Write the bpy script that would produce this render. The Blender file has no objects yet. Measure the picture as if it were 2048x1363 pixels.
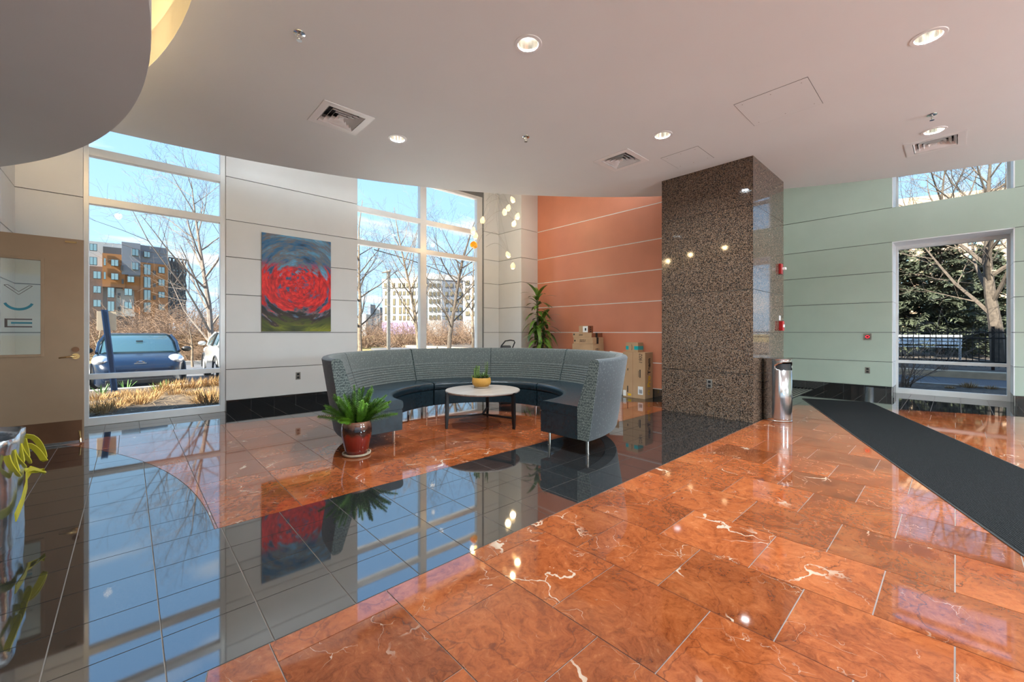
import bpy, bmesh, math, random
from mathutils import Vector, Matrix

# ------------------------------------------------------------------ camera, sky, sun, exposure
sc = bpy.context.scene
C = sc.collection
F, HY, CX, H, YAW = 824.0, 664.0, 1024.0, 1.143, math.radians(47.12)
cy, sy = math.cos(YAW), math.sin(YAW)
cam = bpy.data.cameras.new('camera')
camo = bpy.data.objects.new('camera', cam)
C.objects.link(camo)
camo.location = (0, 0, H)
camo.rotation_euler = (math.pi/2, 0, YAW - math.pi/2)
cam.sensor_width = 36.0
cam.lens = F/2048*36
cam.shift_y = -(681.5 - HY)/2048
cam.clip_start = 0.02
cam.clip_end = 1000
sc.camera = camo
vs = sc.view_settings
vs.view_transform = 'Standard'; vs.look = 'None'; vs.gamma = 1.0
vs.use_curve_mapping = False
vs.exposure = 0.33
LAMP = 40.0         # watts of one downlight
SUN = 20.0
GLOBE = 290.0       # watts of one added globe fill lamp
SKY = 1.2

world = bpy.data.worlds.new('World'); sc.world = world
world.use_nodes = True
wn, wl = world.node_tree.nodes, world.node_tree.links
wn.clear()
def WN(t, **k):
    n = wn.new(t)
    for a, b in k.items(): setattr(n, a, b)
    return n
tc = WN('ShaderNodeTexCoord'); sp = WN('ShaderNodeSeparateXYZ')
wl.new(tc.outputs['Generated'], sp.inputs[0])
ramp = WN('ShaderNodeValToRGB')
cr = ramp.color_ramp
cr.elements[0].position = 0.0; cr.elements[0].color = (0.56, 0.78, 1.0, 1)
cr.elements[1].position = 0.75; cr.elements[1].color = (0.20, 0.46, 0.95, 1)
e = cr.elements.new(0.22); e.color = (0.42, 0.69, 1.0, 1)
wl.new(sp.outputs[2], ramp.inputs[0])
add = WN('ShaderNodeMath', operation='ADD'); add.inputs[1].default_value = 0.28
wl.new(sp.outputs[2], add.inputs[0])
mx = WN('ShaderNodeMath', operation='MAXIMUM'); mx.inputs[1].default_value = 0.05
wl.new(add.outputs[0], mx.inputs[0])
dx = WN('ShaderNodeMath', operation='DIVIDE'); dy = WN('ShaderNodeMath', operation='DIVIDE')
wl.new(sp.outputs[0], dx.inputs[0]); wl.new(mx.outputs[0], dx.inputs[1])
wl.new(sp.outputs[1], dy.inputs[0]); wl.new(mx.outputs[0], dy.inputs[1])
cb = WN('ShaderNodeCombineXYZ')
wl.new(dx.outputs[0], cb.inputs[0]); wl.new(dy.outputs[0], cb.inputs[1])
mp = WN('ShaderNodeMapping'); mp.inputs['Scale'].default_value = (0.8, 2.2, 1); mp.inputs['Rotation'].default_value = (0, 0, 0.35); mp.inputs['Location'].default_value = (0.65, 0.2, 0)
wl.new(cb.outputs[0], mp.inputs[0])
nz = WN('ShaderNodeTexNoise'); nz.inputs['Scale'].default_value = 1.6; nz.inputs['Detail'].default_value = 7; nz.inputs['Roughness'].default_value = 0.55
wl.new(mp.outputs[0], nz.inputs['Vector'])
cr2 = WN('ShaderNodeValToRGB')
cr2.color_ramp.elements[0].position = 0.55; cr2.color_ramp.elements[0].color = (0, 0, 0, 1)
cr2.color_ramp.elements[1].position = 0.70; cr2.color_ramp.elements[1].color = (1, 1, 1, 1)
wl.new(nz.outputs['Fac'], cr2.inputs[0])
mix = WN('ShaderNodeMixRGB'); mix.inputs[2].default_value = (1.05, 1.05, 1.06, 1)
wl.new(cr2.outputs[0], mix.inputs[0]); wl.new(ramp.outputs[0], mix.inputs[1])
bg = WN('ShaderNodeBackground'); bg.inputs[1].default_value = SKY
wl.new(mix.outputs[0], bg.inputs[0])
wo = WN('ShaderNodeOutputWorld'); wl.new(bg.outputs[0], wo.inputs[0])

sl = bpy.data.lights.new('sun', 'SUN'); sl.energy = SUN; sl.angle = math.radians(0.6); sl.color = (1.0, 0.93, 0.82)
so = bpy.data.objects.new('sun', sl); C.objects.link(so)
sun_from = Vector((-0.99, -0.13, math.tan(math.radians(38)))).normalized()
so.rotation_euler = sun_from.to_track_quat('Z', 'Y').to_euler()
so.location = (-40, -10, 40)

random.seed(7)
R = math.radians

# ------------------------------------------------------------------ projection helpers (pixel -> place)
def ray(px, py):
    rt = (px - CX)/F; up = -(py - HY)/F
    return Vector((cy + rt*sy, sy - rt*cy, up))
def at(px, py, d):
    q = ray(px, py)*d
    return Vector((q.x, q.y, H + q.z))
def gnd(px, py, z=0.0):
    q = ray(px, py); t = (z - H)/q.z
    return Vector((q.x*t, q.y*t, z))
def proj(u, v, z):
    fw = cy*u + sy*v; rt = sy*u - cy*v
    if fw < 0.05: return None
    return (CX + F*rt/fw, HY - F*(z - H)/fw, fw)

# ------------------------------------------------------------------ mesh helpers
class MB:
    def __init__(s): s.v = []; s.f = []
    def add(s, vs, fs):
        o = len(s.v); s.v += [tuple(p) for p in vs]; s.f += [tuple(i + o for i in f) for f in fs]; return s
    def box(s, x0, x1, y0, y1, z0, z1):
        return s.add([(x0,y0,z0),(x1,y0,z0),(x1,y1,z0),(x0,y1,z0),(x0,y0,z1),(x1,y0,z1),(x1,y1,z1),(x0,y1,z1)],
                     [(3,2,1,0),(4,5,6,7),(0,1,5,4),(1,2,6,5),(2,3,7,6),(3,0,4,7)])
    def obox(s, o, ax, ay, az):       # oriented box from corner o with edge vectors
        o, ax, ay, az = Vector(o), Vector(ax), Vector(ay), Vector(az)
        if ax.cross(ay).dot(az) < 0: ax, ay = ay, ax
        p = [o, o+ax, o+ax+ay, o+ay]; p += [q + az for q in p]
        return s.add(p, [(3,2,1,0),(4,5,6,7),(0,1,5,4),(1,2,6,5),(2,3,7,6),(3,0,4,7)])
    def prism(s, poly, z0, z1):       # ccw polygon
        n = len(poly)
        vs = [(x, y, z0) for x, y in poly] + [(x, y, z1) for x, y in poly]
        fs = [tuple(range(n-1, -1, -1)), tuple(range(n, 2*n))] + [(i, (i+1) % n, n+(i+1) % n, n+i) for i in range(n)]
        return s.add(vs, fs)
    def lathe(s, prof, n=24, c=(0,0,0), cap=True):
        vs = []; fs = []
        m = len(prof)
        for k in range(n):
            a = 2*math.pi*k/n
            for r, z in prof: vs.append((c[0]+r*math.cos(a), c[1]+r*math.sin(a), c[2]+z))
        for k in range(n):
            k2 = (k+1) % n
            for j in range(m-1): fs.append((k*m+j, k2*m+j, k2*m+j+1, k*m+j+1))
        if cap:
            fs.append(tuple(k*m for k in range(n-1, -1, -1))); fs.append(tuple(k*m+m-1 for k in range(n)))
        return s.add(vs, fs)
    def cyl(s, p0, p1, r0, r1=None, n=10, cap=True):
        if r1 is None: r1 = r0
        return s.tube([p0, p1], [r0, r1], n, cap)
    def tube(s, pts, rad, n=6, cap=True):
        pts = [Vector(p) for p in pts]
        if not isinstance(rad, (list, tuple)): rad = [rad]*len(pts)
        vs = []; fs = []
        up = None
        for i, p in enumerate(pts):
            d = (pts[min(i+1, len(pts)-1)] - pts[max(i-1, 0)])
            if d.length < 1e-9: d = Vector((0,0,1))
            d.normalize()
            if up is None:
                up = Vector((0,0,1)) if abs(d.z) < 0.9 else Vector((1,0,0))
            a = d.cross(up)
            if a.length < 1e-4: a = d.cross(Vector((0.3,1,0.2)))
            a.normalize(); b = a.cross(d).normalized(); b.negate(); up = a.cross(b) if False else up
            for k in range(n):
                t = 2*math.pi*k/n
                vs.append(p + a*(rad[i]*math.cos(t)) + d.cross(a)*(rad[i]*math.sin(t)))
        for i in range(len(pts)-1):
            for k in range(n):
                k2 = (k+1) % n
                fs.append((i*n+k, i*n+k2, (i+1)*n+k2, (i+1)*n+k))
        if cap:
            fs.append(tuple(range(n-1, -1, -1))); fs.append(tuple(range((len(pts)-1)*n, len(pts)*n)))
        return s.add(vs, fs)
    def sweep(s, prof, a0, a1, n, cap=True):   # (r,z) profile around the origin
        m = len(prof); vs = []; fs = []
        for k in range(n+1):
            a = a0 + (a1-a0)*k/n
            for r, z in prof: vs.append((r*math.cos(a), r*math.sin(a), z))
        for k in range(n):
            for j in range(m):
                j2 = (j+1) % m
                fs.append((k*m+j, (k+1)*m+j, (k+1)*m+j2, k*m+j2))
        if cap:
            fs.append(tuple(range(m))); fs.append(tuple(n*m + j for j in range(m-1, -1, -1)))
        return s.add(vs, fs)
    def sphere(s, c, rx, ry=None, rz=None, nu=12, nv=8):
        ry = ry or rx; rz = rz or rx
        vs = [(c[0], c[1], c[2]-rz)]; fs = []
        for j in range(1, nv):
            t = -math.pi/2 + math.pi*j/nv
            for k in range(nu):
                a = 2*math.pi*k/nu
                vs.append((c[0]+rx*math.cos(t)*math.cos(a), c[1]+ry*math.cos(t)*math.sin(a), c[2]+rz*math.sin(t)))
        vs.append((c[0], c[1], c[2]+rz))
        for k in range(nu): fs.append((0, 1+(k+1) % nu, 1+k))
        for j in range(nv-2):
            for k in range(nu):
                k2 = (k+1) % nu; a = 1+j*nu
                fs.append((a+k, a+k2, a+nu+k2, a+nu+k))
        t = len(vs)-1; a = 1+(nv-2)*nu
        for k in range(nu): fs.append((a+k, a+(k+1) % nu, t))
        return s.add(vs, fs)
    def loft(s, rings, cap=True):      # rings: equal-length point loops
        n = len(rings[0]); vs = [p for r in rings for p in r]; fs = []
        for i in range(len(rings)-1):
            for k in range(n):
                k2 = (k+1) % n
                fs.append((i*n+k, i*n+k2, (i+1)*n+k2, (i+1)*n+k))
        if cap:
            fs.append(tuple(range(n-1, -1, -1))); fs.append(tuple(range((len(rings)-1)*n, len(rings)*n)))
        return s.add(vs, fs)
    def build(s, name, mat, parent=None, smooth=False, bevel=0.0, local=False, fix=False, angle=40):
        me = bpy.data.meshes.new(name)
        vs = s.v
        if parent is not None and not local:
            L = wloc(parent)
            vs = [(x-L.x, y-L.y, z-L.z) for x, y, z in vs]
        me.from_pydata(vs, [], s.f)
        if fix:
            bm = bmesh.new(); bm.from_mesh(me); bmesh.ops.recalc_face_normals(bm, faces=bm.faces); bm.to_mesh(me); bm.free()
        me.materials.append(mat)
        if smooth:
            for p in me.polygons: p.use_smooth = True
            try: me.set_sharp_from_angle(angle=R(angle))
            except Exception: pass
        me.update()
        o = bpy.data.objects.new(name, me); C.objects.link(o)
        if parent is not None: o.parent = parent
        if bevel > 0:
            b = o.modifiers.new('bevel', 'BEVEL'); b.width = bevel; b.segments = 2; b.limit_method = 'ANGLE'
        return o
def wloc(o):
    L = Vector((0,0,0))
    while o is not None: L += Vector(o.location); o = o.parent
    return L
def tag(o, label, cat, group=None):
    o['label'] = label; o['category'] = cat
    if group: o['group'] = group
    return o
def struct(o): o['kind'] = 'structure'; return o
def empty(name, loc=(0,0,0), rz=0.0):
    o = bpy.data.objects.new(name, None); C.objects.link(o); o.location = loc; o.rotation_euler = (0,0,rz); o.empty_display_size = 0.1
    return o
def thing(name, label, cat, loc=(0,0,0), rz=0.0, group=None):
    return tag(empty(name, loc, rz), label, cat, group)
def copy_tree(o, parent=None):
    c = o.copy(); C.objects.link(c); c.parent = parent
    for ch in list(o.children): copy_tree(ch, c)
    return c
def text(name, s, size, mat, mw, parent, extrude=0.0006, align='LEFT', shear=0.0, bold=0.0):
    cu = bpy.data.curves.new(name, 'FONT'); cu.body = s; cu.size = size; cu.extrude = extrude; cu.align_x = align; cu.shear = shear; cu.offset = bold
    o = bpy.data.objects.new('tmp', cu); C.objects.link(o)
    dg = bpy.context.evaluated_depsgraph_get(); dg.update()
    me = bpy.data.meshes.new_from_object(o.evaluated_get(dg))
    C.objects.unlink(o); bpy.data.objects.remove(o)
    L = wloc(parent)
    me.transform(Matrix.Translation(-L) @ mw)
    me.materials.clear(); me.materials.append(mat)
    t = bpy.data.objects.new(name, me); C.objects.link(t); t.parent = parent
    return t
def frame_mat(o, ex, ey):      # text matrix: origin, reading direction, up direction
    ex, ey = Vector(ex).normalized(), Vector(ey).normalized(); ez = ex.cross(ey)
    m = Matrix((ex, ey, ez)).transposed().to_4x4(); m.translation = Vector(o); return m

# ------------------------------------------------------------------ materials
MATS = {}
class NT:
    def __init__(s, name):
        s.m = bpy.data.materials.new(name); s.m.use_nodes = True
        s.n = s.m.node_tree.nodes; s.l = s.m.node_tree.links
        s.b = s.n['Principled BSDF']; MATS[name] = s.m
    def N(s, t, ins=None, **k):
        n = s.n.new(t)
        for a, b in k.items(): setattr(n, a, b)
        for a, b in (ins or {}).items():
            if hasattr(b, 'links') or isinstance(b, bpy.types.NodeSocket): s.l.new(b, n.inputs[a])
            else: n.inputs[a].default_value = b
        return n
    def ramp(s, fac, stops):
        r = s.n.new('ShaderNodeValToRGB'); cr = r.color_ramp
        while len(cr.elements) < len(stops): cr.elements.new(0.5)
        for el, (p, c) in zip(cr.elements, stops):
            el.position = p; el.color = (c, c, c, 1) if isinstance(c, (int, float)) else (c[0], c[1], c[2], 1)
        s.l.new(fac, r.inputs[0]); return r.outputs[0]
    def mixc(s, fac, a, b, mode='MIX'):
        m = s.n.new('ShaderNodeMixRGB'); m.blend_type = mode
        for i, q in ((0, fac), (1, a), (2, b)):
            if isinstance(q, bpy.types.NodeSocket): s.l.new(q, m.inputs[i])
            elif i == 0: m.inputs[0].default_value = q
            else: m.inputs[i].default_value = (q[0], q[1], q[2], 1)
        return m.outputs[0]
    def math(s, op, a, b=0.0, clamp=False):
        m = s.n.new('ShaderNodeMath'); m.operation = op; m.use_clamp = clamp
        for i, q in ((0, a), (1, b)):
            if isinstance(q, bpy.types.NodeSocket): s.l.new(q, m.inputs[i])
            else: m.inputs[i].default_value = q
        return m.outputs[0]
    def setb(s, **k):
        names = {'color':'Base Color','rough':'Roughness','metal':'Metallic','ior':'IOR','alpha':'Alpha','trans':'Transmission Weight','coat':'Coat Weight','spec':'Specular IOR Level','emit':'Emission Color','estr':'Emission Strength','sheen':'Sheen Weight','sss':'Subsurface Weight'}
        for a, q in k.items():
            i = s.b.inputs[names[a]]
            if isinstance(q, bpy.types.NodeSocket): s.l.new(q, i)
            elif a in ('color','emit'): i.default_value = (q[0], q[1], q[2], 1)
            else: i.default_value = q
        return s
    def bump(s, h, strength=0.2, dist=0.01):
        b = s.n.new('ShaderNodeBump'); b.inputs['Strength'].default_value = strength; b.inputs['Distance'].default_value = dist
        s.l.new(h, b.inputs['Height']); s.l.new(b.outputs[0], s.b.inputs['Normal'])
    def obj(s, scale=(1,1,1), rand=True):
        t = s.N('ShaderNodeTexCoord'); v = t.outputs['Object']
        m = s.N('ShaderNodeMapping', {'Vector': v, 'Scale': scale})
        if not rand: return m.outputs[0]
        oi = s.N('ShaderNodeObjectInfo'); r = s.math('MULTIPLY', oi.outputs['Random'], 53.0)
        a = s.N('ShaderNodeVectorMath', {0: m.outputs[0]}, operation='ADD'); cmb = s.N('ShaderNodeCombineXYZ', {0: r, 1: r, 2: r}); s.l.new(cmb.outputs[0], a.inputs[1])
        return a.outputs[0]
    def noise(s, vec, scale, detail=4, rough=0.5, dist=0.0):
        return s.N('ShaderNodeTexNoise', {'Vector': vec, 'Scale': scale, 'Detail': detail, 'Roughness': rough, 'Distortion': dist}).outputs['Fac']
    def vor(s, vec, scale, feature='F1', out='Distance'):
        return s.N('ShaderNodeTexVoronoi', {'Vector': vec, 'Scale': scale}, feature=feature).outputs[out]
def pm(name, color, rough=0.5, metal=0.0, var=0.12, vscale=6.0, bump=0.0, bscale=60.0, stretch=(1,1,1), **k):
    """plain procedural material: colour with slight noise variation and fine relief"""
    t = NT(name)
    v = t.obj(stretch)
    n = t.noise(v, vscale, 4)
    lo = tuple(c*(1-var) for c in color); hi = tuple(min(1.0, c*(1+var)) for c in color)
    t.setb(color=t.ramp(n, [(0.3, lo), (0.7, hi)]), rough=rough, metal=metal, **k)
    if bump > 0: t.bump(t.noise(v, bscale, 3), bump, 0.004)
    return t.m

white_paint = pm('white_paint', (0.74, 0.73, 0.71), 0.45, var=0.02, vscale=2, bump=0.03, bscale=180)
panel_white = pm('panel_white', (0.70, 0.69, 0.67), 0.42, var=0.02, vscale=3, bump=0.02, bscale=120)
ceil_paint = pm('ceiling_paint', (0.78, 0.795, 0.79), 0.7, var=0.015, vscale=1.2, bump=0.03, bscale=200)
disc_paint = pm('disc_paint', (0.66, 0.66, 0.65), 0.7, var=0.02, vscale=1.5, bump=0.04, bscale=200)
reveal_dark = pm('reveal_dark', (0.16, 0.16, 0.155), 0.7)
reveal_white = pm('reveal_white', (0.85, 0.84, 0.80), 0.6, var=0.03)
panel_red = pm('panel_terracotta', (0.63, 0.235, 0.135), 0.38, var=0.05, vscale=2.5, bump=0.03, bscale=90)
panel_green = pm('panel_green', (0.43, 0.49, 0.405), 0.42, var=0.03, vscale=2.5, bump=0.02, bscale=90)
alu = pm('window_aluminium', (0.72, 0.71, 0.69), 0.35, 0.25, var=0.03)
alu_white = pm('window_white', (0.86, 0.86, 0.86), 0.4, var=0.02)
chrome = pm('chrome', (0.75, 0.75, 0.75), 0.08, 1.0, var=0.02)
steel = pm('stainless_steel', (0.62, 0.61, 0.60), 0.16, 1.0, var=0.03, vscale=2, stretch=(60, 60, 0.6))
black_metal = pm('black_metal', (0.012, 0.012, 0.013), 0.35, 0.3)
black_plastic = pm('black_plastic', (0.015, 0.015, 0.016), 0.45)
dark_rubber = pm('dark_rubber', (0.02, 0.02, 0.02), 0.8, bump=0.2)
grout_m = pm('grout', (0.30, 0.26, 0.23), 0.8, var=0.2, vscale=3)
concrete = pm('concrete', (0.30, 0.285, 0.26), 0.85, var=0.12, bump=0.2, bscale=40)
tan_concrete = pm('tan_concrete', (0.55, 0.42, 0.28), 0.85, var=0.12, bump=0.2, bscale=40)
asphalt = pm('asphalt', (0.095, 0.095, 0.10), 0.9, var=0.2, vscale=30, bump=0.3, bscale=120)
bark_dark = pm('bark_dark', (0.085, 0.066, 0.05), 0.9, var=0.35, vscale=12, bump=0.5, bscale=30)
bark_tan = pm('bark_tan', (0.21, 0.155, 0.105), 0.9, var=0.3, vscale=9, bump=0.5, bscale=30)
bark_grey = pm('bark_grey', (0.17, 0.135, 0.11), 0.9, var=0.3, vscale=9, bump=0.5, bscale=30)
twig_brown = pm('twig_brown', (0.20, 0.125, 0.078), 0.9, var=0.4, vscale=3)
straw = pm('straw_grass', (0.34, 0.20, 0.07), 0.8, var=0.35, vscale=8)
straw_pale = pm('straw_pale', (0.32, 0.225, 0.12), 0.8, var=0.3, vscale=8)
needle = pm('conifer_needles', (0.055, 0.066, 0.038), 0.75, var=0.5, vscale=2.5)
shoot_green = pm('shoot_green', (0.12, 0.25, 0.06), 0.6, var=0.3)
fern_green = pm('fern_green', (0.115, 0.26, 0.018), 0.5, var=0.5, vscale=9)
leaf_green = pm('leaf_green', (0.10, 0.20, 0.025), 0.32, var=0.45, vscale=5)
succulent_green = pm('succulent_green', (0.13, 0.21, 0.055), 0.45, var=0.45, vscale=20)
cardboard = pm('cardboard', (0.50, 0.31, 0.165), 0.75, var=0.07, vscale=5, bump=0.05, bscale=80)
cardboard_dark = pm('cardboard_print', (0.23, 0.075, 0.03), 0.7, var=0.1)
paper_white = pm('paper_white', (0.85, 0.84, 0.80), 0.6, var=0.03)
ink = pm('ink_black', (0.015, 0.014, 0.013), 0.6)
ink_yellow = pm('ink_yellow', (0.80, 0.47, 0.015), 0.5)
teal_tape = pm('teal_tape', (0.01, 0.42, 0.44), 0.3)
teal_vinyl = pm('teal_vinyl', (0.015, 0.20, 0.27), 0.35)
brown_vinyl = pm('brown_vinyl', (0.085, 0.065, 0.06), 0.4)
outlet_metal = pm('outlet_plate', (0.36, 0.33, 0.29), 0.35, 0.7)
fire_red = pm('fire_red', (0.38, 0.012, 0.012), 0.35)
door_bronze = pm('door_bronze', (0.345, 0.225, 0.135), 0.34, 0.35, var=0.05, vscale=4, bump=0.06, bscale=400)
kick_bronze = pm('kick_bronze', (0.20, 0.095, 0.05), 0.28, 0.75, var=0.1)
brass = pm('brass', (0.55, 0.36, 0.16), 0.2, 1.0)
bronze_fin = pm('bronze_fin', (0.20, 0.12, 0.06), 0.4, 0.3)
yellow_strap = pm('yellow_strap', (0.42, 0.36, 0.012), 0.55, var=0.15, bump=0.2, bscale=200)
silver_foil = pm('silver_foil', (0.55, 0.57, 0.60), 0.22, 0.95, var=0.1, bump=0.7, bscale=22)
bag_inside = pm('bag_lining', (0.28, 0.31, 0.33), 0.4, 0.5, bump=0.3, bscale=40)
saucer_clay = pm('saucer_clay', (0.48, 0.38, 0.27), 0.7, var=0.12)
soil = pm('soil', (0.05, 0.035, 0.022), 0.95, var=0.4, bump=0.5)
planter_white = pm('planter_white', (0.60, 0.58, 0.54), 0.4)
sign_tan = pm('sign_back', (0.62, 0.50, 0.35), 0.5, 0.2, var=0.06)
post_blue = pm('post_blue', (0.02, 0.055, 0.14), 0.35, 0.2)
car_blue = NT('car_blue'); car_blue.setb(color=(0.003, 0.010, 0.028), rough=0.25, metal=0.1, coat=0.4); car_blue = car_blue.m
car_white = NT('car_white'); car_white.setb(color=(0.5, 0.5, 0.49), rough=0.2, coat=1.0); car_white = car_white.m
car_glass = NT('car_glass'); car_glass.setb(color=(0.03, 0.07, 0.085), rough=0.04, ior=1.6, coat=0.5); car_glass = car_glass.m
lamp_clear = pm('headlamp', (0.72, 0.74, 0.78), 0.1, 0.6)
lamp_red = pm('tail_lamp', (0.5, 0.02, 0.03), 0.2)
lens_white = pm('lens_white', (0.85, 0.85, 0.85), 0.15)
led_red = NT('led_red'); led_red.setb(color=(0.4,0,0), emit=(1.0, 0.03, 0.05), estr=2.0); led_red = led_red.m
lamp_glow = NT('lamp_glow'); lamp_glow.setb(color=(1,1,1), emit=(1.0, 0.95, 0.86), estr=9.0); lamp_glow = lamp_glow.m
reflector = pm('lamp_reflector', (0.86, 0.83, 0.77), 0.12, 0.9, var=0.02)
trim_white = pm('lamp_trim', (0.84, 0.84, 0.83), 0.35, var=0.02)
shade_glow = NT('shade_glow'); shade_glow.setb(color=(0.9,0.75,0.5), rough=0.4, emit=(1.0, 0.74, 0.40), estr=0.75); shade_glow = shade_glow.m
shade_amber = NT('shade_amber'); shade_amber.setb(color=(0.75,0.33,0.03), rough=0.25, emit=(1.0, 0.42, 0.04), estr=0.35); shade_amber = shade_amber.m
wire_grey = pm('wire_grey', (0.45, 0.43, 0.40), 0.4, 0.5)

def glass_mat(name, tint, ior=1.45):
    t = NT(name); t.n.remove(t.b)
    tr = t.N('ShaderNodeBsdfTransparent', {'Color': (*tint, 1)}); gl = t.N('ShaderNodeBsdfGlossy', {'Color': (1,1,1,1), 'Roughness': 0.0})
    fr = t.N('ShaderNodeFresnel', {'IOR': ior}); mxs = t.N('ShaderNodeMixShader', {0: fr.outputs[0], 1: tr.outputs[0], 2: gl.outputs[0]})
    t.l.new(mxs.outputs[0], t.n['Material Output'].inputs[0]); return t.m
glass = glass_mat('window_glass', (0.97, 0.985, 0.98), 1.2)
door_glass = glass_mat('door_glass', (0.93, 0.97, 0.95), 1.35)

def marble():
    t = NT('rojo_marble'); v = t.obj()
    w = t.N('ShaderNodeTexNoise', {'Vector': v, 'Scale': 2.2, 'Detail': 5.0}).outputs['Color']
    wv = t.N('ShaderNodeVectorMath', {0: w}, operation='SCALE'); wv.inputs['Scale'].default_value = 0.55
    va = t.N('ShaderNodeVectorMath', {0: v, 1: wv.outputs[0]}, operation='ADD').outputs[0]
    n1 = t.noise(va, 3.0, 8, 0.62, 0.6)
    base = t.ramp(n1, [(0.27, (0.10, 0.020, 0.007)), (0.45, (0.235, 0.050, 0.014)), (0.58, (0.34, 0.085, 0.024)), (0.75, (0.45, 0.155, 0.055))])
    n2 = t.noise(va, 24.0, 8, 0.75, 0.4)
    base = t.mixc(0.42, base, t.ramp(n2, [(0.36, (0.05, 0.012, 0.005)), (0.48, (0.27, 0.070, 0.020)), (0.60, (0.36, 0.11, 0.035)), (0.70, (0.56, 0.25, 0.11))]))
    oi = t.N('ShaderNodeObjectInfo').outputs['Random']
    hs = t.N('ShaderNodeHueSaturation', {'Color': base, 'Hue': 0.5, 'Saturation': 1.0, 'Value': t.N('ShaderNodeMapRange', {'Value': oi, 'To Min': 0.72, 'To Max': 1.18}).outputs[0]})
    w2 = t.N('ShaderNodeTexNoise', {'Vector': v, 'Scale': 7.0, 'Detail': 4.0}).outputs['Color']
    s2 = t.N('ShaderNodeVectorMath', {0: w2}, operation='SCALE'); s2.inputs['Scale'].default_value = 0.16
    vb = t.N('ShaderNodeVectorMath', {0: va, 1: s2.outputs[0]}, operation='ADD').outputs[0]
    d = t.vor(vb, 2.1, 'DISTANCE_TO_EDGE'); m1 = t.ramp(t.noise(v, 2.6, 3), [(0.56, 0.0), (0.64, 1.0)])
    thick = t.math('MULTIPLY', t.ramp(t.noise(v, 6.0, 2), [(0.35, 0.0), (0.7, 1.0)]), 0.022)
    line = t.math('LESS_THAN', d, thick)
    vein = t.math('MULTIPLY', line, m1)
    d2 = t.vor(vb, 5.5, 'DISTANCE_TO_EDGE'); m2 = t.ramp(t.noise(v, 3.7, 3), [(0.54, 0.0), (0.64, 0.8)])
    vein2 = t.math('MULTIPLY', t.math('LESS_THAN', d2, 0.006), m2)
    fac = t.math('MAXIMUM', vein, vein2, True)
    d3 = t.vor(vb, 1.3, 'DISTANCE_TO_EDGE'); dk = t.math('MULTIPLY', t.math('LESS_THAN', d3, 0.004), t.math('MULTIPLY', t.noise(v, 4.0, 2), 0.8))
    col = t.mixc(dk, hs.outputs[0], (0.07, 0.02, 0.012))
    col = t.mixc(fac, col, (0.50, 0.38, 0.28))
    t.setb(color=col, rough=0.04, ior=1.9)
    return t.m
marble_m = marble()
def black_stone():
    t = NT('black_stone'); v = t.obj()
    n = t.noise(v, 330, 2, 0.7)
    n2 = t.noise(v, 3, 3)
    col = t.ramp(n, [(0.45, (0.007, 0.0075, 0.008)), (0.62, (0.028, 0.028, 0.028)), (0.75, (0.09, 0.09, 0.09))])
    col = t.mixc(t.math('MULTIPLY', n2, 0.25), col, (0.03, 0.03, 0.032))
    t.setb(color=col, rough=0.035, ior=3.0)
    return t.m
black_m = black_stone()
def granite():
    t = NT('brown_granite'); v = t.obj()
    c1 = t.N('ShaderNodeTexVoronoi', {'Vector': v, 'Scale': 135.0}).outputs['Color']
    g1 = t.N('ShaderNodeSeparateColor', {0: c1}).outputs[0]
    col = t.ramp(g1, [(0.0, (0.010, 0.009, 0.008)), (0.34, (0.022, 0.017, 0.014)), (0.38, (0.13, 0.078, 0.048)), (0.62, (0.20, 0.125, 0.08)), (0.82, (0.31, 0.215, 0.15)), (0.97, (0.13, 0.12, 0.11))])
    n = t.noise(v, 210, 2)
    col = t.mixc(t.ramp(n, [(0.52, 0.0), (0.60, 0.8)]), col, (0.03, 0.022, 0.018))
    t.setb(color=col, rough=0.05, ior=1.48)
    return t.m
granite_m = granite()
def carpet():
    t = NT('charcoal_carpet'); v = t.obj()
    n = t.noise(v, 240, 3, 0.8); w = t.N('ShaderNodeTexWave', {'Vector': v, 'Scale': 22.0, 'Distortion': 2.0}, bands_direction='Y').outputs['Fac']
    h = t.math('MULTIPLY', n, t.math('ADD', t.math('MULTIPLY', w, 0.6), 0.4))
    t.setb(color=t.ramp(h, [(0.12, (0.003, 0.003, 0.0035)), (0.36, (0.010, 0.0105, 0.011)), (0.6, (0.045, 0.045, 0.046))]), rough=1.0, spec=0.1)
    t.bump(h, 0.8, 0.006); return t.m
carpet_m = carpet()
def fabric(name, base, fleck, scale, thr):
    t = NT(name)
    tcx = t.N('ShaderNodeTexCoord').outputs['Object']
    s = t.N('ShaderNodeSeparateXYZ', {0: tcx}); ang = t.math('ARCTAN2', s.outputs[1], s.outputs[0])
    cv = t.N('ShaderNodeCombineXYZ', {0: t.math('MULTIPLY', ang, 1.6*scale), 1: t.math('MULTIPLY', s.outputs[2], scale*0.36), 2: 0.0}).outputs[0]
    vo = t.N('ShaderNodeTexVoronoi', {'Vector': cv, 'Scale': 1.0, 'Randomness': 0.7})
    n = t.noise(tcx, 260, 2)
    f = t.ramp(vo.outputs['Distance'], [(thr, 1.0), (thr+0.14, 0.0)])
    c0 = t.mixc(n, tuple(c*0.7 for c in base), tuple(c*1.3 for c in base))
    t.setb(color=t.mixc(f, c0, fleck), rough=0.8, sheen=0.2)
    t.bump(vo.outputs['Distance'], 0.25, 0.003); return t.m
fab_in = fabric('sofa_fabric_inside', (0.074, 0.084, 0.078), (0.17, 0.182, 0.165), 95, 0.22)
fab_out = fabric('sofa_fabric_outside', (0.024, 0.032, 0.038), (0.13, 0.145, 0.145), 80, 0.13)
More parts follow.
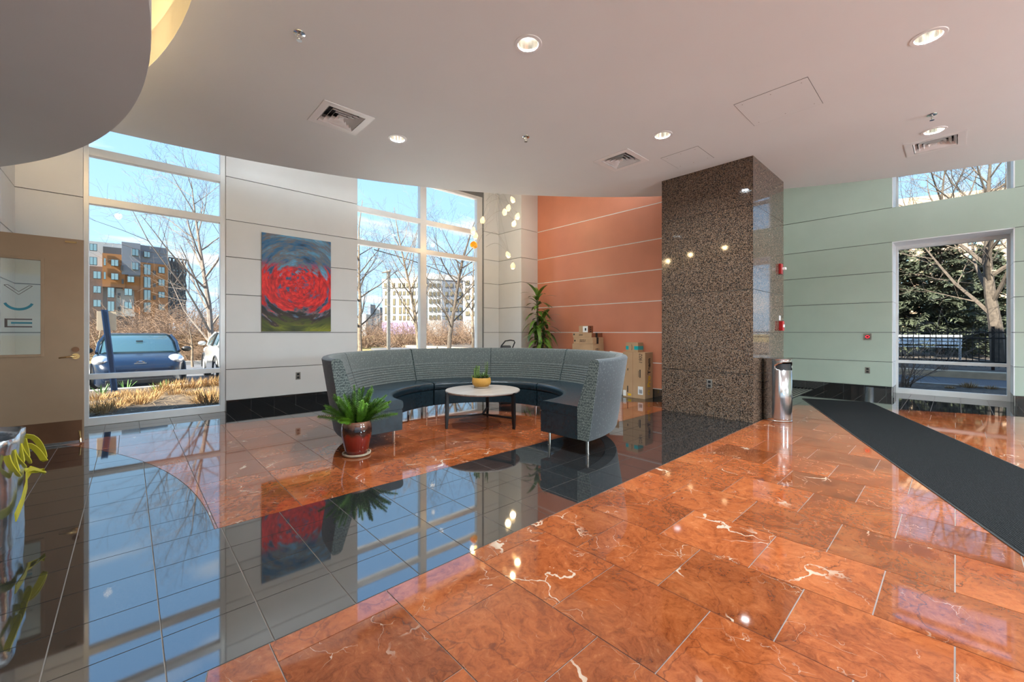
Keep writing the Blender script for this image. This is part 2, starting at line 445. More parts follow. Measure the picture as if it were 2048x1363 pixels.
def fabric_end():
    t = NT('sofa_fabric_end'); tcx = t.N('ShaderNodeTexCoord').outputs['Object']
    v = t.N('ShaderNodeMapping', {'Vector': tcx, 'Scale': (150, 150, 40)}).outputs[0]
    vo = t.N('ShaderNodeTexVoronoi', {'Vector': v, 'Scale': 1.0, 'Randomness': 0.6})
    f = t.ramp(vo.outputs['Distance'], [(0.28, 1.0), (0.45, 0.0)])
    t.setb(color=t.mixc(f, (0.050, 0.066, 0.066), (0.20, 0.235, 0.215)), rough=0.8); t.bump(vo.outputs['Distance'], 0.3, 0.003); return t.m
fab_end = fabric_end()
leather = pm('sofa_leather', (0.008, 0.020, 0.028), 0.27, var=0.2, vscale=30, bump=0.12, bscale=350)
wood_top = NT('table_wood')
_v = wood_top.obj((1, 9, 1)); _n = wood_top.noise(_v, 3.0, 6, 0.6, 0.6)
wood_top.setb(color=wood_top.ramp(_n, [(0.3, (0.25, 0.205, 0.17)), (0.55, (0.35, 0.30, 0.26)), (0.75, (0.42, 0.375, 0.335))]), rough=0.4); wood_top = wood_top.m
def glaze():
    t = NT('red_glaze'); tcx = t.N('ShaderNodeTexCoord').outputs['Object']; s = t.N('ShaderNodeSeparateXYZ', {0: tcx})
    n = t.noise(t.N('ShaderNodeMapping', {'Vector': tcx, 'Scale': (26, 26, 2.5)}).outputs[0], 1.0, 5)
    h = t.math('ADD', s.outputs[2], t.math('MULTIPLY', t.math('SUBTRACT', n, 0.5), 0.085))
    col = t.ramp(t.math('DIVIDE', h, 0.32), [(0.0, (0.13, 0.012, 0.008)), (0.55, (0.20, 0.016, 0.010)), (0.66, (0.022, 0.008, 0.007)), (0.78, (0.018, 0.008, 0.007)), (0.86, (0.14, 0.055, 0.035)), (1.0, (0.33, 0.17, 0.11))])
    t.setb(color=col, rough=0.08, coat=1.0); t.bump(n, 0.2, 0.004); return t.m
glaze_m = glaze()
def yellow_pot():
    t = NT('yellow_ceramic'); tcx = t.N('ShaderNodeTexCoord').outputs['Object']; s = t.N('ShaderNodeSeparateXYZ', {0: tcx})
    a = t.math('SINE', t.math('MULTIPLY', t.math('ARCTAN2', s.outputs[1], s.outputs[0]), 46.0)); b = t.math('SINE', t.math('MULTIPLY', s.outputs[2], 330.0))
    h = t.math('MULTIPLY', t.math('ADD', t.math('MULTIPLY', a, b), 1.0), 0.5)
    t.setb(color=t.mixc(h, (0.40, 0.17, 0.02), (0.72, 0.40, 0.08)), rough=0.45); t.bump(h, 0.6, 0.004); return t.m
ypot_m = yellow_pot()
def art():
    t = NT('swirl_print'); tcx = t.N('ShaderNodeTexCoord').outputs['Object']; s = t.N('ShaderNodeSeparateXYZ', {0: tcx})
    x = s.outputs[0]; z = s.outputs[2]                 # metres from the print centre
    r = t.math('SQRT', t.math('ADD', t.math('MULTIPLY', x, x), t.math('MULTIPLY', z, z)))
    a = t.math('ARCTAN2', z, x)
    sx = t.math('SINE', a); cx = t.math('COSINE', a)
    pol = t.N('ShaderNodeCombineXYZ', {0: t.math('MULTIPLY', r, 11.0), 1: t.math('MULTIPLY', sx, 1.7), 2: t.math('MULTIPLY', cx, 1.7)}).outputs[0]
    pol2 = t.N('ShaderNodeCombineXYZ', {0: t.math('MULTIPLY', r, 22.0), 1: t.math('MULTIPLY', sx, 3.2), 2: t.math('MULTIPLY', cx, 3.2)}).outputs[0]
    n1 = t.noise(pol, 1.0, 5, 0.6); n2 = t.noise(pol2, 1.0, 4, 0.6)
    sky = t.ramp(n1, [(0.25, (0.02, 0.03, 0.045)), (0.42, (0.04, 0.15, 0.30)), (0.52, (0.16, 0.18, 0.20)), (0.62, (0.10, 0.33, 0.55)), (0.78, (0.45, 0.62, 0.74))])
    sky = t.mixc(t.ramp(n2, [(0.55, 0.0), (0.68, 0.75)]), sky, (0.20, 0.12, 0.085))
    red = t.ramp(n2, [(0.25, (0.07, 0.004, 0.006)), (0.42, (0.45, 0.010, 0.010)), (0.58, (0.82, 0.018, 0.016)), (0.78, (0.92, 0.10, 0.06))])
    zz = t.math('ADD', z, t.math('MULTIPLY', t.math('SUBTRACT', n1, 0.5), 0.85))
    up = t.ramp(t.math('ADD', zz, 0.5), [(0.70, 1.0), (0.80, 0.0)])
    lowm = t.ramp(t.math('ADD', zz, 1.0), [(0.58, 0.0), (0.64, 1.0)])
    hole = t.ramp(n1, [(0.36, 0.0), (0.43, 1.0)])
    m = t.math('MULTIPLY', t.math('MULTIPLY', up, lowm), hole)
    col = t.mixc(m, sky, red)
    dark = t.ramp(t.math('ADD', zz, 1.0), [(0.53, 1.0), (0.64, 0.0)])
    col = t.mixc(dark, col, t.ramp(n2, [(0.35, (0.006, 0.006, 0.006)), (0.6, (0.05, 0.025, 0.018)), (0.72, (0.40, 0.27, 0.17))]))
    grn = t.ramp(t.math('ADD', zz, 1.0), [(0.36, 1.0), (0.47, 0.0)])
    col = t.mixc(grn, col, t.ramp(n1, [(0.3, (0.014, 0.016, 0.006)), (0.5, (0.10, 0.12, 0.008)), (0.68, (0.36, 0.37, 0.02))]))
    t.setb(color=col, rough=0.4, spec=0.3); return t.m
art_m = art()
def mulch(name, a, b, c):
    t = NT(name); v = t.obj(rand=False); n = t.noise(v, 14, 6, 0.7); n2 = t.noise(v, 1.3, 3)
    col = t.ramp(t.math('ADD', t.math('MULTIPLY', n, 0.7), t.math('MULTIPLY', n2, 0.3)), [(0.36, a), (0.5, b), (0.62, c)])
    t.setb(color=col, rough=0.95); t.bump(n, 0.9, 0.04); return t.m
mulch_m = mulch('mulch', (0.025, 0.017, 0.011), (0.07, 0.046, 0.028), (0.16, 0.105, 0.055))
mulch_grey = mulch('mulch_dark', (0.028, 0.022, 0.018), (0.085, 0.066, 0.052), (0.17, 0.135, 0.10))  # greyer mulch for the beds past the green wall
lawn_m = mulch('winter_lawn', (0.13, 0.10, 0.036), (0.22, 0.17, 0.066), (0.29, 0.225, 0.10))
# ------------------------------------------------------------------ floor
DC = (-5.49, 3.12)                 # centre shared by the ceiling disc, its opening and the floor arc
DR_FLOOR, DR_DISC, DR_HOLE = 5.855, 5.58, 5.81
FC, FR = (-1.012, -4.095), 10.445  # far edge of the red floor
CCc, CCr = (-0.548, -2.902), 9.323 # outer edge of the dropped ceiling
WL, RW, GW = 7.15, 6.74, 10.07     # left wall v, red wall u, green wall u
UMIN, VMIN = -8.0, -8.0

floor = struct(MB().box(UMIN-0.3, 10.75, VMIN-0.3, 7.42, -0.2, -0.0035).build('floor', grout_m))
def clipf(poly, f, c, r):
    out = []; n = len(poly)
    for i in range(n):
        p, q = poly[i], poly[(i+1) % n]; fp, fq = f(p), f(q)
        if fp >= 0: out.append((p, False))
        if (fp >= 0) != (fq >= 0):
            lo, hi = 0.0, 1.0
            for _ in range(30):
                m = (lo+hi)/2; x = (p[0]+(q[0]-p[0])*m, p[1]+(q[1]-p[1])*m)
                if (f(x) >= 0) == (fp >= 0): lo = m
                else: hi = m
            out.append((x, True))
    if c is None or len(out) < 3: return [p for p, _ in out]
    res = []; n = len(out)
    for i in range(n):
        p, cp = out[i]; q, cq = out[(i+1) % n]; res.append(p)
        if cp and cq and (f(((p[0]+q[0])/2, (p[1]+q[1])/2)) < 1e-3):
            a0 = math.atan2(p[1]-c[1], p[0]-c[0]); a1 = math.atan2(q[1]-c[1], q[0]-c[0])
            for k in (1, 2, 3):
                a = a0+(a1-a0)*k/4; res.append((c[0]+r*math.cos(a), c[1]+r*math.sin(a)))
    return res
def fcirc(c, r, inside):
    s = 1 if inside else -1
    return (lambda p: s*(r-math.hypot(p[0]-c[0], p[1]-c[1])), c, r)
def area(p): return 0.5*sum(p[i][0]*p[(i+1) % len(p)][1]-p[(i+1) % len(p)][0]*p[i][1] for i in range(len(p)))
def rect(a, b, c, d): return [(a, c), (b, c), (b, d), (a, d)]
HALF = 0.0024
SOLID = [(5.785, 7.14, 1.745, 2.965)]
red_t, blk_t = [], []
def put(lst, poly, cons):
    x0, x1 = poly[0][0]+HALF, poly[1][0]-HALF; y0, y1 = poly[0][1]+HALF, poly[2][1]-HALF
    p = rect(x0, x1, y0, y1); a0 = area(p)
    for f, c, r in cons: p = clipf(p, f, c, r)
    if len(p) < 3 or area(p) < 0.0004: return
    for s in SOLID:
        if x0 > s[0] and x1 < s[1] and y0 > s[2] and y1 < s[3]: return
    full = abs(area(p)-a0) < 1e-7
    lst.append((p, full))
half = lambda fn: (fn, None, 0)
out_disc = fcirc(DC, DR_FLOOR+0.002, False); in_disc = fcirc(DC, DR_FLOOR-0.002, True)
in_far = fcirc(FC, FR-0.002, True); out_far = fcirc(FC, FR+0.002, False)
P18, P12 = 0.457, 0.305
# red: sofa side, square grid
for i in range(-13, 18):
    for j in range(0, 9):
        u, v = 0.377+P18*i, 2.930+P18*j
        if v > WL or u > RW: continue
        cons = [out_disc, in_far, half(lambda p: RW-p[0])]
        put(red_t, rect(u, u+P18, v, v+P18), cons)
# red: near side, running bond
for i in range(-5, 21):
    u = 0.377+P18*i
    for j in range(-1, 22):
        v1 = (1.600 if i % 2 == 0 else 1.373) - P18*j
        put(red_t, rect(u, u+P18, v1-P18, v1), [out_disc, in_far, half(lambda p: 1.7165-p[1])])
# black: band, disc, perimeter
for i in range(-30, 34):
    u = 0.0895+P12*i
    if u < UMIN or u > GW: continue
    for j in range(4):
        v = 1.7195+0.3026*j
        put(blk_t, rect(u, u+P12, v, v+0.3026), [half(lambda p: GW-p[0])])
    for j in range(0, 12):
        v = 2.930+P12*j
        if u < 0.7: put(blk_t, rect(u, u+P12, v, v+P12), [in_disc, half(lambda p: 6.46-p[1] if p[0] < -0.938 else WL-p[1])])
    for j in range(0, 15):
        v = 2.930-1.2105-P12*(j+1)
        if u < 0.7: put(blk_t, rect(u, u+P12, v, v+P12), [in_disc])
    for j in range(0, 14):
        v = WL-P12*(j+1)
        if u < RW and v+P12 > 2.93: put(blk_t, rect(u, u+P12, v, v+P12), [out_far, half(lambda p: p[1]-2.930), half(lambda p: RW-p[0])])
for i in range(0, 14):
    u = 10.62-P12*(i+1)
    for j in range(-25, 6):
        v = 0.25+0.3045*j
        put(blk_t, rect(u, u+P12, v, v+0.3045), [out_far, half(lambda p: 1.7165-p[1]), half(lambda p: 10.60-p[0])])
for i in range(0, 14):      # behind the column, between the band and the vestibule wall
    u = GW-P12*(i+1)
    if u > 6.9: pass
def lay(lst, name, stuffname, mat, pitch):
    def score(p):
        cxm = sum(q[0] for q in p)/len(p); cym = sum(q[1] for q in p)/len(p); r = proj(cxm, cym, 0)
        if r is None or r[2] < 0.7 or not (-150 < r[0] < 2200) or not (640 < r[1] < 1500): return 0
        return area(p)/r[2]**3
    sc_ = sorted(lst, key=lambda t: -score(t[0]))
    keep = [t for t in sc_[:290] if score(t[0]) > 0]; rest = [t for t in sc_ if t not in keep]
    shared = {}
    for p, full in keep:
        o0 = p[0]
        key = (round(p[1][0]-o0[0], 4), round(p[2][1]-o0[1], 4)) if full else None
        if key is not None and key in shared:
            ob = bpy.data.objects.new(name, shared[key]); C.objects.link(ob)
        else:
            q = [(x-o0[0], y-o0[1]) for x, y in p]
            ob = MB().prism(q, -0.0035, 0.0).build(name, mat)
            if key is not None: shared[key] = ob.data
        ob.location = (o0[0], o0[1], 0.0); ob.parent = floor
    m = MB()
    for p, full in rest: m.prism(p, -0.0035, 0.0)
    o = m.build(stuffname, mat, floor); o['kind'] = 'stuff'
lay(red_t, 'marble_tile', 'marble_tiling', marble_m, P18)
lay(blk_t, 'black_tile', 'black_tiling', black_m, P12)

# ------------------------------------------------------------------ ceiling
def circ_x(c0, r0, c1, r1):
    d = math.hypot(c1[0]-c0[0], c1[1]-c0[1]); a = (r0*r0-r1*r1+d*d)/(2*d); h = math.sqrt(max(0, r0*r0-a*a))
    mx_, my_ = c0[0]+a*(c1[0]-c0[0])/d, c0[1]+a*(c1[1]-c0[1])/d
    return [(mx_+h*(c1[1]-c0[1])/d, my_-h*(c1[0]-c0[0])/d), (mx_-h*(c1[1]-c0[1])/d, my_+h*(c1[0]-c0[0])/d)]
CZ = 3.38
X = circ_x(CCc, CCr, DC, DR_HOLE)
top = max(X, key=lambda p: p[1]); bot = min(X, key=lambda p: p[1])
ab, at_ = math.atan2(bot[1]-CCc[1], bot[0]-CCc[0]), math.atan2(top[1]-CCc[1], top[0]-CCc[0])
while at_ < ab: at_ += 2*math.pi
if at_-ab < math.pi*0.6: at_ += 0
outl = [(CCc[0]+CCr*math.cos(ab+(at_-ab)*k/140), CCc[1]+CCr*math.sin(ab+(at_-ab)*k/140)) for k in range(141)]
hb, ht = math.atan2(top[1]-DC[1], top[0]-DC[0]), math.atan2(bot[1]-DC[1], bot[0]-DC[0])
outl += [(DC[0]+DR_HOLE*math.cos(hb+(ht-hb)*k/80), DC[1]+DR_HOLE*math.sin(hb+(ht-hb)*k/80)) for k in range(1, 80)]
if area(outl) < 0: outl = outl[::-1]
ceil0 = MB().prism(outl, CZ, CZ+0.28).build('ceiling', ceil_paint)
DL = [(2.27, 2.26), (4.434, 0.14), (2.271, 4.391), (4.436, 2.265), (6.545, 0.164),
      (2.27, 0.13), (2.27, -2.0), (4.434, -2.0), (6.545, -2.0), (2.27, -4.13), (4.434, -4.13), (0.13, -2.0), (0.13, -4.13), (-2.0, -4.13), (-2.0, -6.2), (0.13, -6.2), (2.27, -6.2), (0.83, 0.13), (0.83, 2.26)]  # this row: unseen downlights added along the same grid for more light
DL = DL[:17]
cut = MB()
for u, v in DL: cut.lathe([(0.083, -0.05), (0.083, 0.14)], 28, (u, v, CZ))
DIFF = [(1.627, 4.386, 'diffuser on the ceiling above the red flowering tree print'), (4.698, 2.972, 'diffuser on the ceiling beside the small access panel'), (7.027, 0.168, 'diffuser on the ceiling near the green wall')]
for u, v, _ in DIFF: cut.box(u-0.19, u+0.19, v-0.19, v+0.19, CZ-0.05, CZ+0.10)
cutter = cut.build('cutter', ceil_paint)
bo = ceil0.modifiers.new('b', 'BOOLEAN'); bo.object = cutter; bo.operation = 'DIFFERENCE'; bo.solver = 'EXACT'
dg = bpy.context.evaluated_depsgraph_get(); dg.update()
me = bpy.data.meshes.new_from_object(ceil0.evaluated_get(dg))
ceil0.modifiers.clear(); ceil0.data = me
bpy.data.objects.remove(cutter)
struct(ceil0)
disc = struct(MB().lathe([(DR_DISC-0.002, 0.0), (DR_DISC, 0.004), (DR_DISC, 0.30)], 220, (DC[0], DC[1], 2.75)).build('ceiling.001', disc_paint))
upper = struct(MB().box(UMIN-0.3, 10.7, VMIN-0.3, 7.45, 4.30, 4.5).build('ceiling.002', ceil_paint))
warm_paint = pm('cove_paint', (0.80, 0.74, 0.62), 0.6, var=0.02)
# curved upstand above the opening, lit warm by the cove
a0c, a1c = ht, hb
if a1c < a0c: a1c += 2*math.pi
m = MB(); ring0, ring1 = [], []
n = 80
for k in range(n+1):
    a = a0c+(a1c-a0c)*k/n
    m.v += [(DC[0]+DR_HOLE*math.cos(a), DC[1]+DR_HOLE*math.sin(a), CZ+0.002), (DC[0]+DR_HOLE*math.cos(a), DC[1]+DR_HOLE*math.sin(a), 4.30),
            (DC[0]+(DR_HOLE+0.03)*math.cos(a), DC[1]+(DR_HOLE+0.03)*math.sin(a), CZ+0.002), (DC[0]+(DR_HOLE+0.03)*math.cos(a), DC[1]+(DR_HOLE+0.03)*math.sin(a), 4.30)]
for k in range(n):
    b = 4*k; m.f += [(b, b+1, b+5, b+4), (b+2, b+6, b+7, b+3), (b, b+4, b+6, b+2)]
trim1 = struct(m.build('trim_1', warm_paint))
# added fill lamps, unseen on top of the dropped ceiling, to brighten the walls
for k in range(15):
    a = ab+(at_-ab)*(k+5.0)/20
    lg = bpy.data.lights.new('perimeter_fill', 'POINT'); lg.energy = 17; lg.color = (0.90, 0.96, 1.0); lg.shadow_soft_size = 0.08
    lo = bpy.data.objects.new('perimeter_fill', lg); C.objects.link(lo); lo.location = (CCc[0]+(CCr-0.35)*math.cos(a), CCc[1]+(CCr-0.35)*math.sin(a), 3.80)
# bronze fins of the cove
for px0, px1, py, d in ((306, 331, 34, 4.35), (305.5, 310.5, 70, 4.75)):
    p = at(px0, py, d); q = at(px1, py+ (8 if px1-px0 > 10 else 2), d+0.15)
    fin = MB().obox((p.x, p.y, p.z), (q.x-p.x, q.y-p.y, 0), Vector((q.y-p.y, -(q.x-p.x), 0)).normalized()*0.02, (0, 0, min(0.5, 4.28-p.z)))
    tag(fin.build('cove_fin', bronze_fin), 'bronze metal fin hanging in the warm lit ceiling cove' if px1-px0 > 10 else 'narrow bronze fin tucked deeper in the warm lit ceiling cove', 'fin')
for k in range(12):
    a = R(-75+k*12.5)
    lg = bpy.data.lights.new('cove_lamp', 'POINT'); lg.energy = 11; lg.color = (1.0, 0.72, 0.38); lg.shadow_soft_size = 0.06
    lo = bpy.data.objects.new('cove_lamp', lg); C.objects.link(lo); lo.location = (DC[0]+(DR_DISC-0.25)*math.cos(a), DC[1]+(DR_DISC-0.25)*math.sin(a), 3.45)

# ------------------------------------------------------------------ walls with panels
ZJ = [0.155, 0.605, 1.14, 1.69, 2.235, 2.768, 3.39, 4.30]
GAP = 0.005
def panels(wall, mat, kind, const, a0, a1, out, zs=ZJ, name='wall_panel', GAP=GAP):
    """kind 'v': plane v=const running along u; kind 'u': plane u=const running along v. out = +-1 thickness direction (away from room)"""
    for z0, z1 in zip(zs[:-1], zs[1:]):
        c0, c1 = sorted((const, const+out*0.02))
        if kind == 'v': MB().box(a0, a1, c0, c1, z0+GAP, z1-GAP).build(name, mat, wall)
        else: MB().box(c0, c1, a0, a1, z0+GAP, z1-GAP).build(name, mat, wall)
wl_ = MB()
def vwall(m, u0, u1, v, z0=0, z1=4.3, t=0.27): m.box(u0, u1, v+0.02, v+0.02+t, z0, z1)
vwall(wl_, -0.938, -0.41, WL); vwall(wl_, 1.02, 2.935, WL); vwall(wl_, 5.77, 6.228+0.02, WL)
wl_.box(-0.41, 1.02, WL+0.02, WL+0.29, 4.15, 4.3); wl_.box(2.935, 5.77, WL+0.02, WL+0.29, 4.15, 4.3)
wall_left = struct(wl_.build('wall_left', reveal_dark))
panels(wall_left, panel_white, 'v', WL, -0.938, -0.41, 1)
panels(wall_left, panel_white, 'v', WL, 1.02, 2.935, 1)
panels(wall_left, panel_white, 'v', WL, 5.79, 6.226, 1)
wall_corner = struct(MB().box(6.248, 7.1, 6.43, 7.44, 0, 4.3).build('wall_corner', reveal_dark))
panels(wall_corner, panel_white, 'u', 6.228, 6.412, WL, 1)
panels(wall_corner, panel_white, 'v', 6.41, 6.249, RW-0.001, 1)
wall_door = struct(MB().box(UMIN-0.3, -0.958, 6.48, 7.44, 0, 4.3).build('wall_entry', reveal_dark))
panels(wall_door, panel_white, 'u', -0.938, 6.462, WL, -1)
panels(wall_door, panel_white, 'v', 6.46, UMIN, -0.96, 1)
wall_red = struct(MB().box(RW+0.004, RW+0.3, 2.985, 6.43, 0, 4.3).build('wall_red', reveal_white))
panels(wall_red, panel_red, 'u', RW, 2.985, 6.408, 1, GAP=0.008)
wall_back = struct(MB().box(7.04, GW+0.35, 2.985, 3.25, 0, 4.3).build('wall_vestibule', reveal_dark))
panels(wall_back, panel_green, 'v', 2.965, 7.145, GW-0.002, 1)
gv0, gv1 = -0.626, 0.781
wg = MB()
wg.box(GW+0.02, GW+0.35, gv1, 2.965, 0, 4.3).box(GW+0.02, GW+0.35, VMIN, gv0, 0, 4.3).box(GW+0.02, GW+0.35, gv0, gv1, 2.772, 3.386).box(GW+0.02, GW+0.35, gv0, gv1, 4.15, 4.3)
wall_green = struct(wg.build('wall_green', reveal_dark))
panels(wall_green, panel_green, 'u', GW, gv1, 2.963, 1, ZJ[:6])
panels(wall_green, panel_green, 'u', GW, gv1, 2.963, 1, ZJ[6:])
panels(wall_green, panel_green, 'u', GW, VMIN, gv0, 1, ZJ[:6])
panels(wall_green, panel_green, 'u', GW, VMIN, gv0, 1, ZJ[6:])
panels(wall_green, panel_green, 'u', GW, VMIN, 2.963, 1, [2.768, 3.39])
# splayed reveals of the green wall windows
jm = [(0.0, 2.768, 'jamb_panel')]
for z0, z1 in zip([0.155]+ZJ[1:6], ZJ[1:6]):
    if z1 > z0:
        MB().box(GW, 10.60, gv1-0.014, gv1-0.001, z0+GAP, z1-GAP).build('jamb_panel', alu_white, wall_green)
        MB().box(GW, 10.60, gv0+0.001, gv0+0.014, z0+GAP, z1-GAP).build('jamb_panel', alu_white, wall_green)
MB().box(GW, 10.60, gv0, gv1, 2.755, 2.7705).build('jamb_panel', alu_white, wall_green)
for vv in (gv1-0.014, gv0+0.001):
    MB().box(GW, 10.60, vv, vv+0.013, 3.39, 4.15).build('jamb_panel', alu_white, wall_green)
MB().box(GW+0.3, 10.62, gv1+0.02, 2.0, 0, 4.3).box(GW+0.3, 10.62, -2.0, gv0-0.02, 0, 4.3).box(GW+0.3, 10.62, gv0-0.02, gv1+0.02, 2.772, 3.386).build('outer_wall', white_paint, wall_green)
# unseen sides of the lobby
struct(MB().box(UMIN-0.3, UMIN, VMIN, 6.46, 0, 4.3).build('wall_west', white_paint))
wb = MB().box(UMIN-0.3, 10.7, VMIN-0.3, VMIN, 3.7, 4.3).box(UMIN-0.3, UMIN+0.6, VMIN-0.3, VMIN, 0, 3.7).box(9.4, 10.7, VMIN-0.3, VMIN, 0, 3.7)
struct(wb.build('wall_rear', white_paint))
# ------------------------------------------------------------------ windows
def win_v(name, u0, u1, v, zmem, umem, ztop, gv):
    root = struct(empty(name, (u0, v, 0)))
    for a, b in umem: MB().box(a, b, v, v+0.10, 0, ztop).build('frame_post', alu, root, bevel=0.003)
    for z0, z1 in zmem: MB().box(u0, u1, v+0.001, v+0.099, z0, z1).build('frame_rail', alu, root, bevel=0.003)
    us = sorted(umem); zs = sorted(zmem)
    for (a, b) in zip(us[:-1], us[1:]):
        for (c, d) in zip(zs[:-1], zs[1:]):
            MB().box(a[1]-0.004, b[0]+0.004, gv-0.004, gv+0.004, c[1]-0.004, d[0]+0.004).build('glass_pane', glass, root)
    return root
win_v('window_1', -0.41, 1.02, 7.175, [(0.0, 0.095), (0.565, 0.63), (2.713, 2.803), (3.30, 3.40), (4.08, 4.15)], [(-0.41, -0.362), (0.953, 1.02)], 4.15, 7.235)
win_v('window_2', 2.90, 5.80, 7.185, [(0.0, 0.095), (0.565, 0.63), (2.703, 2.79), (3.295, 3.385), (4.08, 4.15)], [(2.90, 2.945), (4.205, 4.345), (5.625, 5.80)], 4.15, 7.25)
root = struct(empty('window_3', (10.6, 0, 0)))
for a, b in ((gv0, gv0+0.05), (gv1-0.045, gv1)): MB().box(10.60, 10.70, a, b, 0, 2.768).build('frame_post', alu, root, bevel=0.003)
for z0, z1 in ((0, 0.097), (0.567, 0.622), (2.695, 2.768)): MB().box(10.601, 10.699, gv0, gv1, z0, z1).build('frame_rail', alu, root, bevel=0.003)
for z0, z1 in ((0.097, 0.567), (0.622, 2.695)): MB().box(10.646, 10.654, gv0+0.045, gv1-0.04, z0, z1).build('glass_pane', glass, root)
root = struct(empty('window_4', (10.6, 0, 3.39)))
for a, b in ((gv0, gv0+0.05), (gv1-0.045, gv1)): MB().box(10.60, 10.70, a, b, 3.39, 4.15).build('frame_post', alu, root, bevel=0.003)
for z0, z1 in ((3.386, 3.43), (4.08, 4.15)): MB().box(10.601, 10.699, gv0, gv1, z0, z1).build('frame_rail', alu, root, bevel=0.003)
MB().box(10.646, 10.654, gv0+0.045, gv1-0.04, 3.43, 4.08).build('glass_pane', glass, root)
for k in range(4):  # unseen rear glazing, added to let in more daylight
    a = UMIN+0.6+2.7*k-0.0; b = a+2.7
    root = struct(empty('window_%d' % (5+k), (a, VMIN-0.2, 0)))
    MB().box(a, a+0.07, VMIN-0.25, VMIN-0.13, 0, 3.7).box(b-0.07, b, VMIN-0.25, VMIN-0.13, 0, 3.7).box(a, b, VMIN-0.25, VMIN-0.13, 0, 0.1).box(a, b, VMIN-0.25, VMIN-0.13, 3.6, 3.7).build('frame_post', alu, root)
    MB().box(a+0.07, b-0.07, VMIN-0.2, VMIN-0.19, 0.1, 3.6).build('glass_pane', glass, root)
struct(MB().box(UMIN+0.6+10.8, 9.4, VMIN-0.3, VMIN, 0, 3.7).build('wall_rear.001', white_paint))

# ------------------------------------------------------------------ baseboards of black tile
def base_v(name, u0, u1, v, out, first=None):
    o = struct(MB().box(u0, u1, *sorted((v, v+out*0.004)), 0, 0.15).build(name, reveal_white))
    a = u0; e = first if first else u0+0.305
    while a < u1-1e-4:
        e = min(e, u1); MB().box(a+0.001, e-0.001, *sorted((v+out*0.003, v+out*0.014)), 0, 0.152).build('baseboard_tile', black_m, o)
        a = e; e += 0.305
def base_u(name, v0, v1, u, out, first=None):
    o = struct(MB().box(*sorted((u, u+out*0.004)), v0, v1, 0, 0.15).build(name, reveal_white))
    a = v0; e = first if first else v0+0.3045
    while a < v1-1e-4:
        e = min(e, v1); MB().box(*sorted((u+out*0.003, u+out*0.014)), a+0.001, e-0.001, 0, 0.152).build('baseboard_tile', black_m, o)
        a = e; e += 0.3045
base_v('baseboard_left', 1.022, 2.93, WL, -1, 1.0845+0.244)
base_v('baseboard_left.001', 5.80, 6.22, WL, -1)
base_u('baseboard_corner', 6.40, WL-0.015, 6.228, -1)
base_v('baseboard_corner.001', 6.215, RW-0.016, 6.41, -1)
base_v('baseboard_entry', -0.92, -0.415, WL, -1)
base_u('baseboard_red', 2.985, 6.395, RW, -1)
base_u('baseboard_green', gv1, 2.95, GW, -1, 0.859)
base_u('baseboard_green.001', -4.0, gv0, GW, -1)
base_v('baseboard_vestibule', 7.15, GW-0.015, 2.965, -1)
base_v('baseboard_window', GW, 10.598, gv0+0.001, 1); base_v('baseboard_window.001', GW, 10.598, gv1-0.001, -1)

# ------------------------------------------------------------------ granite column
col = thing('granite_column', 'tall square column clad in polished brown speckled granite', 'column', (6.46, 2.355, 0))
MB().box(5.80, 7.125, 1.76, 2.95, 0, 3.40).build('core', reveal_dark, col)
zc = [0.0, 0.607, 1.69, 2.772, 3.38]
for z0, z1 in zip(zc[:-1], zc[1:]):
    a, b = z0+(0.003 if z0 else 0), z1-(0.003 if z1 < 3.3 else 0)
    MB().box(5.785, 5.803, 1.745, 2.965, a, b).build('granite_panel', granite_m, col)
    MB().box(5.8045, 7.14, 1.745, 1.763, a, b).build('granite_panel', granite_m, col)
    MB().box(5.8045, 7.14, 2.947, 2.965, a, b).build('granite_panel', granite_m, col)
    MB().box(7.122, 7.14, 1.7645, 2.9455, a, b).build('granite_panel', granite_m, col)

# ------------------------------------------------------------------ ceiling fittings
names_dl = ['recessed ceiling downlight above the curved sofa opening side', 'recessed ceiling downlight above the red floor by the large access panel',
            'recessed ceiling downlight nearest the air diffuser before the flowering tree print', 'recessed ceiling downlight between the two ceiling access panels and column', 'recessed ceiling downlight beside the diffuser near the green wall']
for k, (u, v) in enumerate(DL):
    lab = names_dl[k] if k < 5 else 'added recessed ceiling downlight over the unseen rear part of the lobby'
    t = thing('downlight', lab, 'ceiling light', (u, v, CZ), 0, 'recessed ceiling downlights')
    MB().lathe([(0.078, -0.001), (0.080, -0.006), (0.104, -0.005), (0.107, 0.0), (0.0825, 0.0015)], 32, cap=False).build('trim_ring', trim_white, t, True, local=True)
    MB().lathe([(0.081, -0.003), (0.074, 0.05), (0.060, 0.095), (0.058, 0.10)], 32, cap=False).build('reflector', reflector, t, True, local=True)
    MB().lathe([(0.001, 0.092), (0.057, 0.092), (0.057, 0.10), (0.001, 0.10)], 24, cap=False).build('lamp', lamp_glow, t, local=True)
    lg = bpy.data.lights.new('downlight_lamp', 'AREA'); lg.shape = 'DISK'; lg.size = 0.10; lg.energy = LAMP; lg.color = (0.80, 0.93, 1.0); lg.spread = R(150)
    lo = bpy.data.objects.new('downlight_lamp', lg); C.objects.link(lo); lo.parent = t; lo.location = (0, 0, 0.02)
